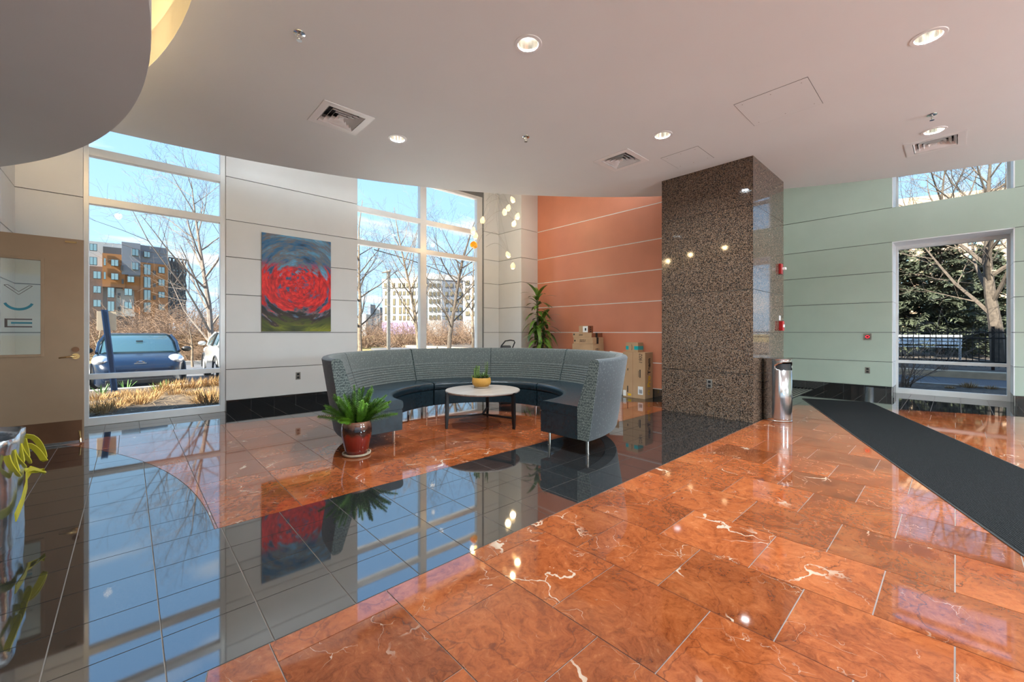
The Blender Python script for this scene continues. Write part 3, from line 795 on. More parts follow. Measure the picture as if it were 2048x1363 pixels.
for k, (u, v, lab) in enumerate([(0.932, 3.341, 'chrome sprinkler head in the ceiling near the large curved disc'), (3.325, 3.346, 'chrome sprinkler head in the ceiling above the curved sofa'), (6.049, 0.166, 'chrome sprinkler head in the ceiling next to the downlight and green wall')]):
    t = thing('sprinkler', lab, 'sprinkler', (u, v, CZ), 0, 'ceiling sprinklers')
    MB().lathe([(0.004, 0.0), (0.042, 0.0), (0.040, -0.006), (0.020, -0.012), (0.004, -0.012)], 20, cap=False).build('escutcheon', chrome, t, True, local=True)
    MB().lathe([(0.011, -0.01), (0.009, -0.035), (0.004, -0.05)], 10).build('nozzle', chrome, t, True, local=True)
    m = MB()
    for s in (-1, 1): m.tube([(0.010*s, 0, -0.012), (0.018*s, 0, -0.03), (0.006*s, 0, -0.055)], 0.003, 5)
    m.build('frame_arm', chrome, t, local=True)
    MB().lathe([(0.002, -0.055), (0.019, -0.057), (0.019, -0.059), (0.002, -0.059)], 12).build('deflector', chrome, t, local=True)
for k, (u, v, lab) in enumerate(DIFF):
    t = thing('air_diffuser', 'square white louvred air '+lab, 'air vent', (u, v, CZ), 0, 'ceiling air diffusers')
    o = 0.255
    m = MB().box(-o, o, -o, -0.185, -0.006, 0.0).box(-o, o, 0.185, o, -0.006, 0.0).box(-o, -0.185, -0.185, 0.185, -0.006, 0.0).box(0.185, o, -0.185, 0.185, -0.006, 0.0)
    m.build('frame', trim_white, t, local=True)
    MB().box(-0.188, 0.188, -0.188, 0.188, 0.085, 0.092).build('duct', black_plastic, t, local=True)
    for q in range(4):
        r0, r1 = 0.185-0.042*q, 0.152-0.042*q
        rg = MB(); z0, z1 = -0.004, 0.035
        vs_ = [(-r0,-r0,z1),(r0,-r0,z1),(r0,r0,z1),(-r0,r0,z1),(-r0-0.012,-r0-0.012,z0),(r0+0.012,-r0-0.012,z0),(r0+0.012,r0+0.012,z0),(-r0-0.012,r0+0.012,z0)]
        vs_ = [(-r1,-r1,z1),(r1,-r1,z1),(r1,r1,z1),(-r1,r1,z1),(-r0+0.006,-r0+0.006,z0),(r0-0.006,-r0+0.006,z0),(r0-0.006,r0-0.006,z0),(-r0+0.006,r0-0.006,z0)]
        vs2 = [(x, y, z+0.003) for x, y, z in vs_]
        rg.add(vs_+vs2, [(0,1,5,4),(1,2,6,5),(2,3,7,6),(3,0,4,7),(8,12,13,9),(9,13,14,10),(10,14,15,11),(11,15,12,8),(4,5,13,12),(5,6,14,13),(6,7,15,14),(7,4,12,15)])
        rg.build('louvre', trim_white, t, local=True)
    MB().box(-0.02, 0.02, -0.02, 0.02, 0.0, 0.02).build('core', trim_white, t, local=True)
for (u0, u1, v0, v1, lab) in [(4.355, 4.971, 0.881, 1.487, 'large flush square access panel in the ceiling'), (5.005, 5.497, 2.108, 2.582, 'small flush access panel in the ceiling against the granite column')]:
    t = thing('access_panel', lab, 'access panel', ((u0+u1)/2, (v0+v1)/2, CZ))
    MB().box(u0, u1, v0, v1, CZ-0.0015, CZ).build('seam', reveal_dark, t)
    MB().box(u0+0.004, u1-0.004, v0+0.004, v1-0.004, CZ-0.003, CZ-0.001).build('cover', ceil_paint, t)
    for a in (0.06, u1-u0-0.06):
        for b in (0.06, (v1-v0)/2, v1-v0-0.06): MB().lathe([(0.001, 0), (0.005, 0), (0.005, -0.001), (0.001, -0.001)], 8, (u0+a, v0+b, CZ-0.003)).build('screw', outlet_metal, t)

# ------------------------------------------------------------------ door leaf
DV = 6.175
door = struct(empty('door_1', (-0.347, DV, 0)))
gx0, gx1, gz0, gz1 = -0.98, -0.645, 0.925, 1.855
dm = MB().box(-1.262, gx0, DV, DV+0.045, 0.012, 2.10).box(gx1, -0.347, DV, DV+0.045, 0.012, 2.10).box(gx0, gx1, DV, DV+0.045, 0.012, gz0).box(gx0, gx1, DV, DV+0.045, gz1, 2.10)
dm.build('leaf', door_bronze, door)
fm = MB(); w = 0.024
for a, b, c, d in ((gx0-w, gx0, gz0-w, gz1+w), (gx1, gx1+w, gz0-w, gz1+w), (gx0, gx1, gz0-w, gz0), (gx0, gx1, gz1, gz1+w)): fm.box(a, b, DV-0.010, DV, c, d)
fm.build('glazing_bead', door_bronze, door, bevel=0.002)
pane = MB().box(gx0, gx1, DV+0.018, DV+0.024, gz0, gz1).build('glass_pane', door_glass, door)
y0, y1 = DV+0.0165, DV+0.0178
def zpoly(m, pts): 
    n = len(pts); m.add([(x, y0, z) for x, z in pts]+[(x, y1, z) for x, z in pts], [tuple(range(n)), tuple(range(2*n-1, n-1, -1))]+[(i, n+i, n+(i+1) % n, (i+1) % n) for i in range(n)])
m = MB()        # outlined V
def seg(m, p, q, w=0.004):
    d = Vector((q[0]-p[0], q[1]-p[1])).normalized(); n_ = Vector((-d.y, d.x))*w/2
    zpoly(m, [(p[0]+n_.x, p[1]+n_.y), (q[0]+n_.x, q[1]+n_.y), (q[0]-n_.x, q[1]-n_.y), (p[0]-n_.x, p[1]-n_.y)])
vp = [(-0.880, 1.597), (-0.856, 1.600), (-0.788, 1.537), (-0.722, 1.600), (-0.700, 1.597), (-0.788, 1.508)]
for i in range(6): seg(m, vp[i], vp[(i+1) % 6])
m.build('letter_v', brown_vinyl, pane)
m = MB(); ua = [R(180+20+140*k/20) for k in range(21)]
for k in range(20):
    a, b = ua[k], ua[k+1]; ro, ri = 0.101, 0.083; uc, zc_ = -0.788, 1.455
    zpoly(m, [(uc+ro*math.cos(a), zc_+ro*1.0*math.sin(a)), (uc+ro*math.cos(b), zc_+ro*math.sin(b)), (uc+ri*math.cos(b), zc_+ri*0.93*math.sin(b)), (uc+ri*math.cos(a), zc_+ri*0.93*math.sin(a))])
m.build('letter_u', teal_vinyl, pane)
m = MB()
for a, b, c, d in ((-0.876, -0.858, 1.190, 1.275), (-0.858, -0.702, 1.263, 1.275), (-0.858, -0.702, 1.190, 1.202)): zpoly(m, [(a, c), (b, c), (b, d), (a, d)])
m.build('letter_e', brown_vinyl, pane)
m = MB(); zpoly(m, [(-0.836, 1.226), (-0.702, 1.226), (-0.702, 1.242), (-0.836, 1.242)]); m.build('letter_e_bar', teal_vinyl, pane)
MB().box(-1.26, -0.36, DV-0.003, DV, 0.03, 0.238).build('kick_plate', kick_bronze, door)
MB().box(-1.26, -0.36, DV-0.002, DV, 0.008, 0.028).build('sweep', steel, door)
hd = MB().cyl((-0.405, DV, 0.896), (-0.405, DV-0.012, 0.896), 0.030, n=20).build('handle_rose', brass, door)
MB().tube([(-0.405, DV-0.01, 0.896), (-0.405, DV-0.045, 0.896), (-0.425, DV-0.052, 0.896), (-0.52, DV-0.05, 0.884)], [0.009, 0.009, 0.009, 0.006], 8).build('lever', brass, hd, True)
MB().cyl((-0.405, DV, 0.966), (-0.405, DV-0.018, 0.966), 0.027, n=18).build('deadbolt', kick_bronze, door)
MB().box(-0.48, -0.40, DV-0.012, DV, 2.058, 2.075).build('closer_bracket', brass, door)
st = MB().box(-0.385, -0.365, DV-0.012, DV, 0.095, 0.13).build('door_stop', brass, door)
MB().tube([(-0.375, DV-0.014, 0.12), (-0.37, DV-0.03, 0.05), (-0.368, DV-0.05, 0.012)], [0.008, 0.007, 0.010], 8).build('stop_arm', brass, st)

# ------------------------------------------------------------------ picture, outlets, alarms
pic = thing('picture', 'frameless swirled photo print of a red flowering tree on the white wall', 'picture', (1.968, 7.135, 1.905))
MB().box(-0.505, 0.505, -0.013, 0.0, -0.748, 0.748).build('print', art_m, pic, local=True)
MB().box(-0.48, 0.48, 0.0, 0.015, -0.72, 0.72).build('backing', black_plastic, pic, local=True)
def outlet(loc, axis, lab):
    t = thing('power_outlet', lab, 'outlet', loc)
    f = (lambda a, b, c, d, e, g: MB().box(a, b, -d, -c, e, g)) if axis == 'v' else (lambda a, b, c, d, e, g: MB().box(-d, -c, a, b, e, g))
    f(-0.036, 0.036, 0, 0.005, -0.058, 0.058).build('cover_plate', outlet_metal, t, local=True, bevel=0.002)
    for z in (-0.026, 0.026): f(-0.017, 0.017, 0.005, 0.008, z-0.016, z+0.016).build('socket', black_plastic, t, local=True)
outlet((1.974, WL, 0.448), 'v', 'metal power outlet low on the white panelled wall')
outlet((5.785, 2.28, 0.442), 'u', 'metal power outlet on the granite column')
outlet((GW, 1.117, 0.435), 'u', 'metal power outlet low on the green wall')
t = thing('exit_button', 'square metal plate with a glowing red ring button on the green wall', 'button', (GW, 1.117, 1.059))
MB().box(-0.006, 0, -0.058, 0.058, -0.062, 0.062).build('plate', outlet_metal, t, local=True)
m = MB()
for k in range(20):
    a, b = 2*math.pi*k/20, 2*math.pi*(k+1)/20
    m.add([(-0.0115, 0.030*math.cos(a), 0.025*math.sin(a)), (-0.0115, 0.030*math.cos(b), 0.025*math.sin(b)), (-0.0115, 0.020*math.cos(b), 0.016*math.sin(b)), (-0.0115, 0.020*math.cos(a), 0.016*math.sin(a))], [(0, 1, 2, 3)])
m.build('light_ring', led_red, t, local=True)
MB().box(-0.010, -0.006, -0.03, 0.03, -0.03, 0.03).build('button_body', black_plastic, t, local=True)
CV = 1.745
t = thing('fire_alarm_strobe', 'red and clear fire alarm strobe high on the granite column', 'alarm', (6.93, CV, 2.06))
MB().box(-0.05, 0.05, -0.035, 0, -0.075, 0.075).build('body', fire_red, t, local=True, bevel=0.006)
MB().box(-0.022, 0.022, -0.085, -0.035, -0.018, 0.02).build('strobe_lens', lens_white, t, local=True, bevel=0.008)
t = thing('fire_alarm_pull', 'red fire alarm pull station on the granite column', 'alarm', (6.94, CV, 1.235))
MB().box(-0.045, 0.045, -0.05, 0, -0.07, 0.07).build('body', fire_red, t, local=True, bevel=0.006)
MB().box(-0.032, 0.032, -0.058, -0.05, -0.02, 0.02).build('pull_handle', lens_white, t, local=True)
t = thing('wall_switch', 'small white switch plate above the fire alarm pull station', 'switch', (6.94, CV, 1.35))
MB().box(-0.03, 0.03, -0.006, 0, -0.035, 0.035).build('cover_plate', lens_white, t, local=True)
MB().box(-0.01, 0.01, -0.012, -0.006, -0.02, 0.02).build('rocker', lens_white, t, local=True)
# ------------------------------------------------------------------ curved sofa: three 90 degree sections
SC = (3.05, 3.86)
def sofa_section():
    t = empty('curved_sofa_section', (SC[0], SC[1], 0))
    g0, g1 = R(0.55), R(89.45)
    MB().sweep([(1.00,0.142),(0.994,0.150),(0.994,0.345),(1.003,0.352),(1.46,0.352),(1.46,0.142)], g0, g1, 30).build('base', leather, t, True, local=True, angle=35)
    for a0, a1 in ((g0, R(44.85)), (R(45.15), g1)):
        MB().sweep([(1.005,0.355),(0.990,0.362),(0.984,0.385),(0.984,0.415),(0.992,0.438),(1.012,0.450),(1.05,0.454),(1.38,0.452),(1.47,0.450),(1.47,0.355)], a0, a1, 18).build('seat_cushion', leather, t, True, local=True, angle=50)
        inner = [(1.462, 0.452)]
        n = 7
        for k in range(n):
            z0 = 0.47+0.030*k
            r = lambda z: 1.462+(z-0.45)*(1.602-1.462)/0.41
            inner += [(r(z0)+0.005, z0), (r(z0+0.008)-0.002, z0+0.008), (r(z0+0.022)-0.002, z0+0.022)]
        z = 0.47+0.030*n
        inner += [(r(z)+0.004, z), (r(z+0.012)-0.001, z+0.012), (1.592, 0.835), (1.603, 0.870), (1.620, 0.890), (1.645, 0.897)]
        outer = [(1.660, 0.890), (1.640, 0.85), (1.505, 0.455)]
        MB().sweep(inner+outer, a0, a1, 18).build('backrest', fab_in, t, True, local=True, angle=60)
    MB().sweep([(1.642,0.896),(1.672,0.896),(1.692,0.890),(1.703,0.872),(1.592,0.160),(1.584,0.147),(1.470,0.147),(1.470,0.445),(1.505,0.455),(1.640,0.85)], g0, g1, 36).build('back_shell', fab_out, t, True, local=True, angle=50)
    cap = [(1.462,0.147),(1.462,0.452),(1.592,0.835),(1.603,0.870),(1.620,0.890),(1.645,0.898),(1.672,0.897),(1.692,0.891),(1.704,0.872),(1.593,0.160),(1.584,0.146)]
    for a0, a1 in ((R(0.30), g0), (g1, R(89.70))): MB().sweep(cap[::-1], a0, a1, 1).build('end_panel', fab_end, t, local=True, fix=True)
    for a in (R(4.2), R(85.8)):
        for r in (1.055, 1.505): MB().lathe([(0.018, 0.0), (0.018, 0.004), (0.016, 0.006), (0.016, 0.143)], 14, (r*math.cos(a), r*math.sin(a), 0)).build('leg', chrome, t, True, local=True)
    return t
s0 = sofa_section()
labs = ['curved teal leather sofa section between the two end sections, backing onto the window', 'curved teal leather sofa end section beside the potted fern', 'curved teal leather sofa end section standing on the black tiles near the column']
for k, rz in enumerate((0, 90, -90)):
    o = s0 if k == 0 else copy_tree(s0)
    o.rotation_euler = (0, 0, R(rz)); tag(o, labs[k], 'sofa', 'sections of the curved sofa')

# ------------------------------------------------------------------ coffee table and its planter
TC = (3.207, 3.985)
t = thing('coffee_table', 'round coffee table with pale wood top and black three legged frame', 'table', (TC[0], TC[1], 0))
MB().lathe([(0.002, 0.412), (0.445, 0.412), (0.458, 0.420), (0.460, 0.430), (0.456, 0.437), (0.002, 0.438)], 64, cap=False).build('table_top', wood_top, t, True, local=True, angle=30)
LG = [(2.752-TC[0], 4.104-TC[1]), (3.321-TC[0], 3.541-TC[1]), (3.549-TC[0], 4.309-TC[1])]
for x, y in LG:
    d = Vector((x, y, 0)).normalized(); s = Vector((-d.y, d.x, 0))
    p0 = Vector((x, y, 0)); rings = []
    for z, w, off in ((0.0, 0.014, 0.0), (0.13, 0.020, -0.004), (0.40, 0.020, -0.010), (0.428, 0.020, -0.010)):
        c = p0+d*off; rings.append([c-d*w-s*w+Vector((0,0,z)), c+d*w-s*w+Vector((0,0,z)), c+d*w+s*w+Vector((0,0,z)), c-d*w+s*w+Vector((0,0,z))])
    lg_ = MB().loft(rings).build('leg', black_metal, t, local=True, bevel=0.004)
    MB().obox(Vector((0,0,0.118))-s*0.011, d*0.445, s*0.022, (0,0,0.022)).build('stretcher', black_metal, t, local=True)
    MB().obox(Vector((0,0,0.385))-s*0.012, d*0.445, s*0.024, (0,0,0.027)).build('top_rail', black_metal, t, local=True)
def blade(m, base, dirv, up, L, w, curl=0.0, n=4, thick=0.0):
    base, dirv, up = Vector(base), Vector(dirv).normalized(), Vector(up)
    side = dirv.cross(up)
    if side.length < 1e-3: side = dirv.cross(Vector((1,0,0)))
    side.normalize(); p = base.copy(); d = dirv.copy(); vs_ = []; 
    for i in range(n+1):
        f = i/n; ww = w*(math.sin(math.pi*min(1, 0.18+0.82*f)))**0.8 if f < 1 else 0.0
        vs_ += [p-side*ww/2, p+side*ww/2]
        p = p+d*(L/n); d = (d+Vector((0,0,-curl/n))).normalized()
    m.add(vs_, [(2*i, 2*i+1, 2*i+3, 2*i+2) for i in range(n)])
pp = gnd(963, 774.5, 0.438)
t = thing('succulent_planter', 'round yellow textured bowl of succulents on the coffee table', 'planter', (pp.x, pp.y, 0.438))
MB().lathe([(0.002,0.0),(0.086,0.0),(0.094,0.006),(0.095,0.018),(0.086,0.020),(0.002,0.020)], 36, cap=False).build('saucer', saucer_clay, t, True, local=True, angle=40)
MB().lathe([(0.002,0.020),(0.088,0.020),(0.114,0.045),(0.121,0.075),(0.117,0.110),(0.112,0.128),(0.105,0.128),(0.106,0.105),(0.002,0.105)], 44, cap=False).build('bowl', ypot_m, t, True, local=True, angle=40)
MB().lathe([(0.002,0.118),(0.105,0.116),(0.105,0.106)], 24, cap=False).build('soil', soil, t, local=True)
rs = random.Random(3)
def right(px):   # unit vector to the right of the view
    return Vector((sy, -cy, 0))*px
for k, (off, hgt, kind) in enumerate(((-0.05, 0.17, 'bush'), (0.012, 0.085, 'rosette'), (0.062, 0.22, 'spike'), (-0.085, 0.055, 'rosette'), (0.075, 0.07, 'rosette'), (-0.02, 0.07, 'rosette'))):
    m = MB(); c = right(off)+Vector((rs.uniform(-0.02,0.02), rs.uniform(-0.02,0.02), 0.115))
    if kind == 'rosette':
        for q in range(22):
            a = q*2.4; e = R(15+50*q/22); d = Vector((math.cos(a)*math.cos(e), math.sin(a)*math.cos(e), math.sin(e)))
            blade(m, c, d, (0,0,1), hgt*rs.uniform(0.8,1.15), 0.016, -0.15, 3)
    elif kind == 'bush':
        for q in range(11):
            a = rs.uniform(0, 6.28); r = rs.uniform(0, 0.035); h2 = rs.uniform(0.5, 1.0)*hgt; b = c+Vector((r*math.cos(a), r*math.sin(a), 0))
            m.tube([b, b+Vector((0.2*r*math.cos(a), 0.2*r*math.sin(a), h2))], [0.008, 0.007], 6)
            for z in range(int(h2/0.008)):
                aa = z*2.4; bb = b+Vector((0,0,0.008*z)); blade(m, bb, (math.cos(aa), math.sin(aa), 0.7), (0,0,1), 0.022, 0.008, 0, 2)
    else:
        for q in range(9):
            a = rs.uniform(0, 6.28); l = hgt*rs.uniform(0.6, 1.05); b = c; tip = c+Vector((0.03*math.cos(a), 0.03*math.sin(a), l))
            m.tube([b, (b+tip)/2, tip], [0.002, 0.002, 0.001], 4)
            for z in range(34):
                f = 0.25+0.75*z/34; pz = b.lerp(tip, f); aa = z*2.4
                blade(m, pz, (math.cos(aa), math.sin(aa), 0.55), (0,0,1), 0.020*(1.1-f*0.5), 0.006, 0.1, 2)
    m.build('succulent', succulent_green, t, local=True)

# ------------------------------------------------------------------ fern in a red glazed pot
pc = at(713.5, 664, 3.86)
t = thing('potted_fern', 'bushy foxtail fern in a red glazed pot beside the sofa end', 'potted plant', (pc.x, pc.y, 0))
MB().lathe([(0.002,0.0),(0.108,0.0),(0.126,0.010),(0.128,0.024),(0.118,0.024),(0.112,0.012),(0.002,0.012)], 36, cap=False).build('saucer', saucer_clay, t, True, local=True)
MB().lathe([(0.002,0.013),(0.094,0.013),(0.100,0.030),(0.118,0.110),(0.135,0.200),(0.137,0.250),(0.130,0.295),(0.124,0.310),(0.128,0.318),(0.120,0.320),(0.114,0.310),(0.118,0.290),(0.002,0.285)], 48, cap=False).build('pot', glaze_m, t, True, local=True, angle=50)
MB().lathe([(0.002,0.298),(0.116,0.295),(0.117,0.285)], 24, cap=False).build('soil', soil, t, local=True)
rs = random.Random(11)
for q in range(58):
    m = MB()
    a = rs.uniform(0, 6.28); el = R(rs.choice((30, 48, 60, 70, 78, 85))+rs.uniform(-8, 8)); L = rs.uniform(0.20, 0.35)
    if q == 0: a, el, L = math.atan2(cy, -sy), R(68), 0.47   # tallest plume leans left
    if q == 1: a, el, L = math.atan2(-cy*0.9, sy), R(20), 0.34
    if q in (2, 3): a, el, L = math.atan2(-cy, sy)+0.3*(q-2.5), R(42), 0.32
    d = Vector((math.cos(a)*math.cos(el), math.sin(a)*math.cos(el), math.sin(el)))
    b = Vector((0.05*math.cos(a), 0.05*math.sin(a), 0.30)); pts = []
    p = b.copy(); dd = d.copy()
    for i in range(9): pts.append(p.copy()); p = p+dd*(L/8); dd = (dd+Vector((0,0,-0.035))).normalized()
    m.tube(pts, 0.0018, 3, False)
    for i in range(190):
        f = 0.04+0.95*i/190; k = f*8; i0 = min(7, int(k)); pz = pts[i0].lerp(pts[i0+1], k-i0); ax = (pts[i0+1]-pts[i0]).normalized()
        s1 = ax.cross(Vector((0.31, 0.2, 0.93))).normalized(); s2 = ax.cross(s1); aa = i*2.399
        wdt = 0.036*(math.sin(math.pi*min(1, 0.16+0.80*f)))**0.6+0.004
        blade(m, pz, s1*math.cos(aa)+s2*math.sin(aa)+ax*0.6, ax, wdt*rs.uniform(0.8, 1.2), 0.0075, 0, 2)
    m.build('frond', fern_green, t, local=True)

# ------------------------------------------------------------------ dracaena in the corner
dp = at(1079, 664, 8.62)
t = thing('potted_dracaena', 'tall corn plant with drooping green leaves in the corner by the terracotta wall', 'potted plant', (dp.x, dp.y, 0))
MB().lathe([(0.002,0),(0.13,0),(0.15,0.02),(0.19,0.36),(0.185,0.38),(0.172,0.38),(0.165,0.33),(0.002,0.33)], 32, cap=False).build('pot', planter_white, t, True, local=True)
MB().lathe([(0.002,0.345),(0.167,0.345),(0.167,0.335)], 24, cap=False).build('soil', soil, t, local=True)
rs = random.Random(5)
canes = [((-0.03, 0.02), 1.95, 0.022), ((0.05, -0.03), 1.45, 0.02), ((-0.06, -0.04), 1.20, 0.017)]
for (x, y), h, r in canes: MB().tube([(x, y, 0.33), (x*1.1, y*1.1, h*0.5), (x*1.3, y*1.3, h)], [r, r*0.9, r*0.7], 8).build('cane', bark_grey, t, True, local=True)
for (x, y), h, r in canes:
    nl = 40 if h > 1.9 else 30
    for q in range(nl):
        f = q/nl; z = h-(0.80 if h > 1.9 else 0.55)*(1-f)
        a = q*2.4+rs.uniform(-0.3, 0.3); el = R(-5+70*f**1.6+rs.uniform(-10, 10))
        d = Vector((math.cos(a)*math.cos(el), math.sin(a)*math.cos(el), math.sin(el)))
        L = rs.uniform(0.38, 0.56)*(1-0.2*f)
        m = MB(); blade(m, Vector((x*1.25, y*1.25, z)), d, (0,0,1), L, rs.uniform(0.065, 0.095), 2.6*(1-0.55*f), 8); m.build('leaf', leaf_green, t, True, local=True)

# ------------------------------------------------------------------ black cart handle behind the sofa
cp = at(1014, 664, 7.45)
t = thing('folding_cart', 'black cart with a looped handle parked behind the curved sofa', 'cart', (cp.x, cp.y, 0))
rr = Vector((sy, -cy, 0)); ff = Vector((cy, sy, 0))
lp = lambda a, b, z: rr*a+ff*b+Vector((0,0,z))
MB().tube([lp(-0.13,0,0.10), lp(-0.13,0,0.80), lp(-0.10,0,0.90), lp(-0.03,0,0.985), lp(0.06,0,1.0), lp(0.125,0,0.99), lp(0.14,0,0.96), lp(0.10,0,0.86), lp(0.085,0,0.10)], 0.012, 8).build('handle_frame', black_plastic, t, True, local=True)
MB().loft([[lp(-0.12,-0.06,0.12), lp(0.08,-0.06,0.12), lp(0.08,0.10,0.12), lp(-0.12,0.10,0.12)], [lp(-0.13,-0.05,0.80), lp(0.08,-0.05,0.80), lp(0.08,0.08,0.80), lp(-0.13,0.08,0.80)], [lp(-0.09,-0.03,0.905), lp(0.07,-0.03,0.905), lp(0.07,0.05,0.905), lp(-0.09,0.05,0.905)]]).build('body', black_plastic, t, local=True, bevel=0.02)
for s in (-0.14, 0.10): MB().cyl(lp(s-0.012,0.02,0.07), lp(s+0.012,0.02,0.07), 0.07, n=20).build('wheel', dark_rubber, t, True, local=True)

# ------------------------------------------------------------------ cardboard boxes
def carton(name, lab, u0, u1, v0, v1, z0, z1, mat=None):
    t = thing(name, lab, 'box', ((u0+u1)/2, (v0+v1)/2, z0), 0, 'cardboard boxes by the terracotta wall')
    MB().box(u0, u1, v0, v1, z0, z1).build('carton', mat or cardboard, t, bevel=0.003)
    return t
e_ = 0.0008
def strip(t, nm, mat, u0, u1, v0, v1, z0, z1): return MB().box(u0, u1, v0, v1, z0, z1).build(nm, mat, t)
BU, BV0, BV1 = 6.437, 3.60, 4.03
t = carton('carton', 'tall cardboard box lettered ProTeam with a smaller teal taped box on top', BU, 6.70, BV0, BV1, 0.0, 0.795)
Yup = (0, 0, 1)
# lettering runs upwards on the narrow face (v = BV0, facing -v), reading direction +z
text('lettering', 'Pro', 0.135, ink_yellow, frame_mat((6.61, BV0-e_, 0.195), (0, 0, 1), (-1, 0, 0)), t, bold=0.005)
text('lettering', 'Team', 0.122, ink, frame_mat((6.61, BV0-e_, 0.415), (0, 0, 1), (-1, 0, 0)), t, bold=0.004)
m = MB()
for k in range(16):
    a, b = 2*math.pi*k/18, 2*math.pi*(k+1)/18
    q = [(6.565+0.036*math.cos(a), 0.105+0.042*math.sin(a)), (6.565+0.036*math.cos(b), 0.105+0.042*math.sin(b)), (6.565+0.018*math.cos(b), 0.105+0.022*math.sin(b)), (6.565+0.018*math.cos(a), 0.105+0.022*math.sin(a))]
    m.add([(x, BV0-e_, z) for x, z in q], [(0, 1, 2, 3)])
m.build('emblem', ink_yellow, t)
# broad face (u = BU, facing -u): reading direction -v is to the right
text('handwriting', '1902', 0.085, ink, frame_mat((BU-e_, 3.655, 0.60), (0, 0, 1), (0, 1, 0)), t, shear=0.2)
strip(t, 'bar_print', ink, BU-e_, BU, 3.685, 3.705, 0.36, 0.50); strip(t, 'small_print', ink, BU-e_, BU, 3.72, 3.728, 0.37, 0.48)
strip(t, 'shipping_label', paper_white, BU-e_, BU, 3.64, 3.735, 0.07, 0.21)
m = MB()
for q in range(4): m.box(BU-2*e_, BU-e_, 3.655+0.016*q, 3.664+0.016*q, 0.09, 0.15+0.01*(q % 2))
m.build('label_print', ink, t)
strip(t, 'label_side', paper_white, BU-e_, BU, 3.965, 4.025, 0.02, 0.12); strip(t, 'sticker', ink_yellow, BU-e_, BU, 3.865, 3.93, 0.03, 0.07); strip(t, 'bar_print', ink, BU-e_, BU, 3.925, 3.945, 0.09, 0.20)
strip(t, 'seam', cardboard_dark, BU-e_, BU, 3.832, 3.835, 0.0, 0.795); strip(t, 'print_mark', ink, BU-e_, BU, 3.925, 3.94, 0.47, 0.51)
SU = 6.50
t = carton('carton', 'small cardboard box with teal tape on top of the tall box', SU, 6.68, 3.77, 4.01, 0.7955, 0.962)
strip(t, 'tape', teal_tape, SU-e_, SU, 3.77, 3.845, 0.835, 0.90); strip(t, 'tape', teal_tape, SU-e_, SU, 3.955, 4.01, 0.835, 0.90); strip(t, 'tape', teal_tape, SU, 6.68, 3.77-e_, 3.77, 0.835, 0.90)
m = MB()
for k in range(8):
    a0_, a1_ = R(-50+100*k/8), R(-50+100*(k+1)/8)
    for (a, b) in ((a0_, a1_),): m.add([(SU-e_, 3.90-0.028*math.cos(a)+0.01, 0.877+0.07*math.sin(a)), (SU-e_, 3.90-0.028*math.cos(b)+0.01, 0.877+0.07*math.sin(b)), (SU-e_, 3.90-0.020*math.cos(b)+0.01, 0.877+0.064*math.sin(b)), (SU-e_, 3.90-0.020*math.cos(a)+0.01, 0.877+0.064*math.sin(a))], [(0, 1, 2, 3)])
m.build('smile_print', ink, t)
KU = 6.30
st_ = [(0.0, 0.34, 4.55, 5.04, 6.66, 'cardboard box at the foot of the stack behind the sofa'), (0.3405, 0.645, 4.60, 5.02, 6.66, 'second cardboard box up in the stack behind the sofa'), (0.6455, 0.925, 4.575, 5.065, 6.645, 'wide cardboard box third in the stack behind the sofa'),
       (0.9255, 1.046, 4.585, 5.035, 6.645, 'flat taped cardboard box marked 5031 in the stack'), (1.0465, 1.132, 4.607, 5.055, 6.64, 'thin flat cardboard box near the top of the stack'), (1.1325, 1.266, 4.69, 4.905, 6.46, 'small box with white label topping the stack')]
for k, (z0, z1, v0, v1, u1, lab) in enumerate(st_):
    t = carton('carton', lab, KU, u1, v0, v1, z0, z1)
    if k in (3, 4):
        MB().box(KU, u1, v0-e_, v0, z0+0.004, z1-0.004).build('print_panel', cardboard_dark, t) if k == 4 else None
        strip(t, 'tape', ink, KU+0.12, KU+0.185, v0-2*e_, v0-e_, z0, z1)
        text('handwriting', '5031' if k == 3 else '1043', 0.075 if k == 3 else 0.05, ink, frame_mat((KU-e_, v1-0.14, z0+0.03), (0, -1, 0), (0, 0, 1)), t, shear=0.2)
        strip(t, 'print_mark', ink, KU-e_, KU, v1-0.05, v1-0.02, z0+0.04, z0+0.07)
    if k == 2: text('handwriting', '1051', 0.07, ink, frame_mat((KU+0.06, v0-e_, z0+0.15), (1, 0, 0), (0, 0, 1)), t, shear=0.2)
    if k == 5:
        strip(t, 'shipping_label', paper_white, KU-e_, KU, v0+0.005, v0+0.12, z0+0.012, z1-0.01)
        strip(t, 'label_print', ink, KU-2*e_, KU-e_, v0+0.04, v0+0.075, z0+0.04, z0+0.09)
        MB().box(KU, u1, v0-e_, v0, z0+0.002, z1-0.002).build('print_panel', cardboard_dark, t)
        for q in range(3): strip(t, 'print_mark', ink, KU+0.06, KU+0.10, v0-2*e_, v0-e_, z0+0.015+0.04*q, z0+0.035+0.04*q)
# crumpled packet between the stacks
wp = at(1221, 664, 7.05)
t = thing('parcel_bag', 'white padded mailer leaning between the box stack and the tall box', 'parcel', (6.62, 4.30, 0))
MB().loft([[(-0.02,-0.16,0.0),(0.06,-0.16,0.0),(0.06,0.16,0.0),(-0.02,0.16,0.0)], [(-0.04,-0.17,0.4),(0.07,-0.17,0.4),(0.07,0.17,0.4),(-0.04,0.17,0.4)], [(0.02,-0.17,0.74),(0.06,-0.17,0.76),(0.06,0.15,0.79),(0.02,0.15,0.79)]]).build('envelope', paper_white, t, True, local=True, bevel=0.01)
MB().box(-0.028, -0.024, -0.09, 0.05, 0.45, 0.62).build('label', cardboard, t, local=True)

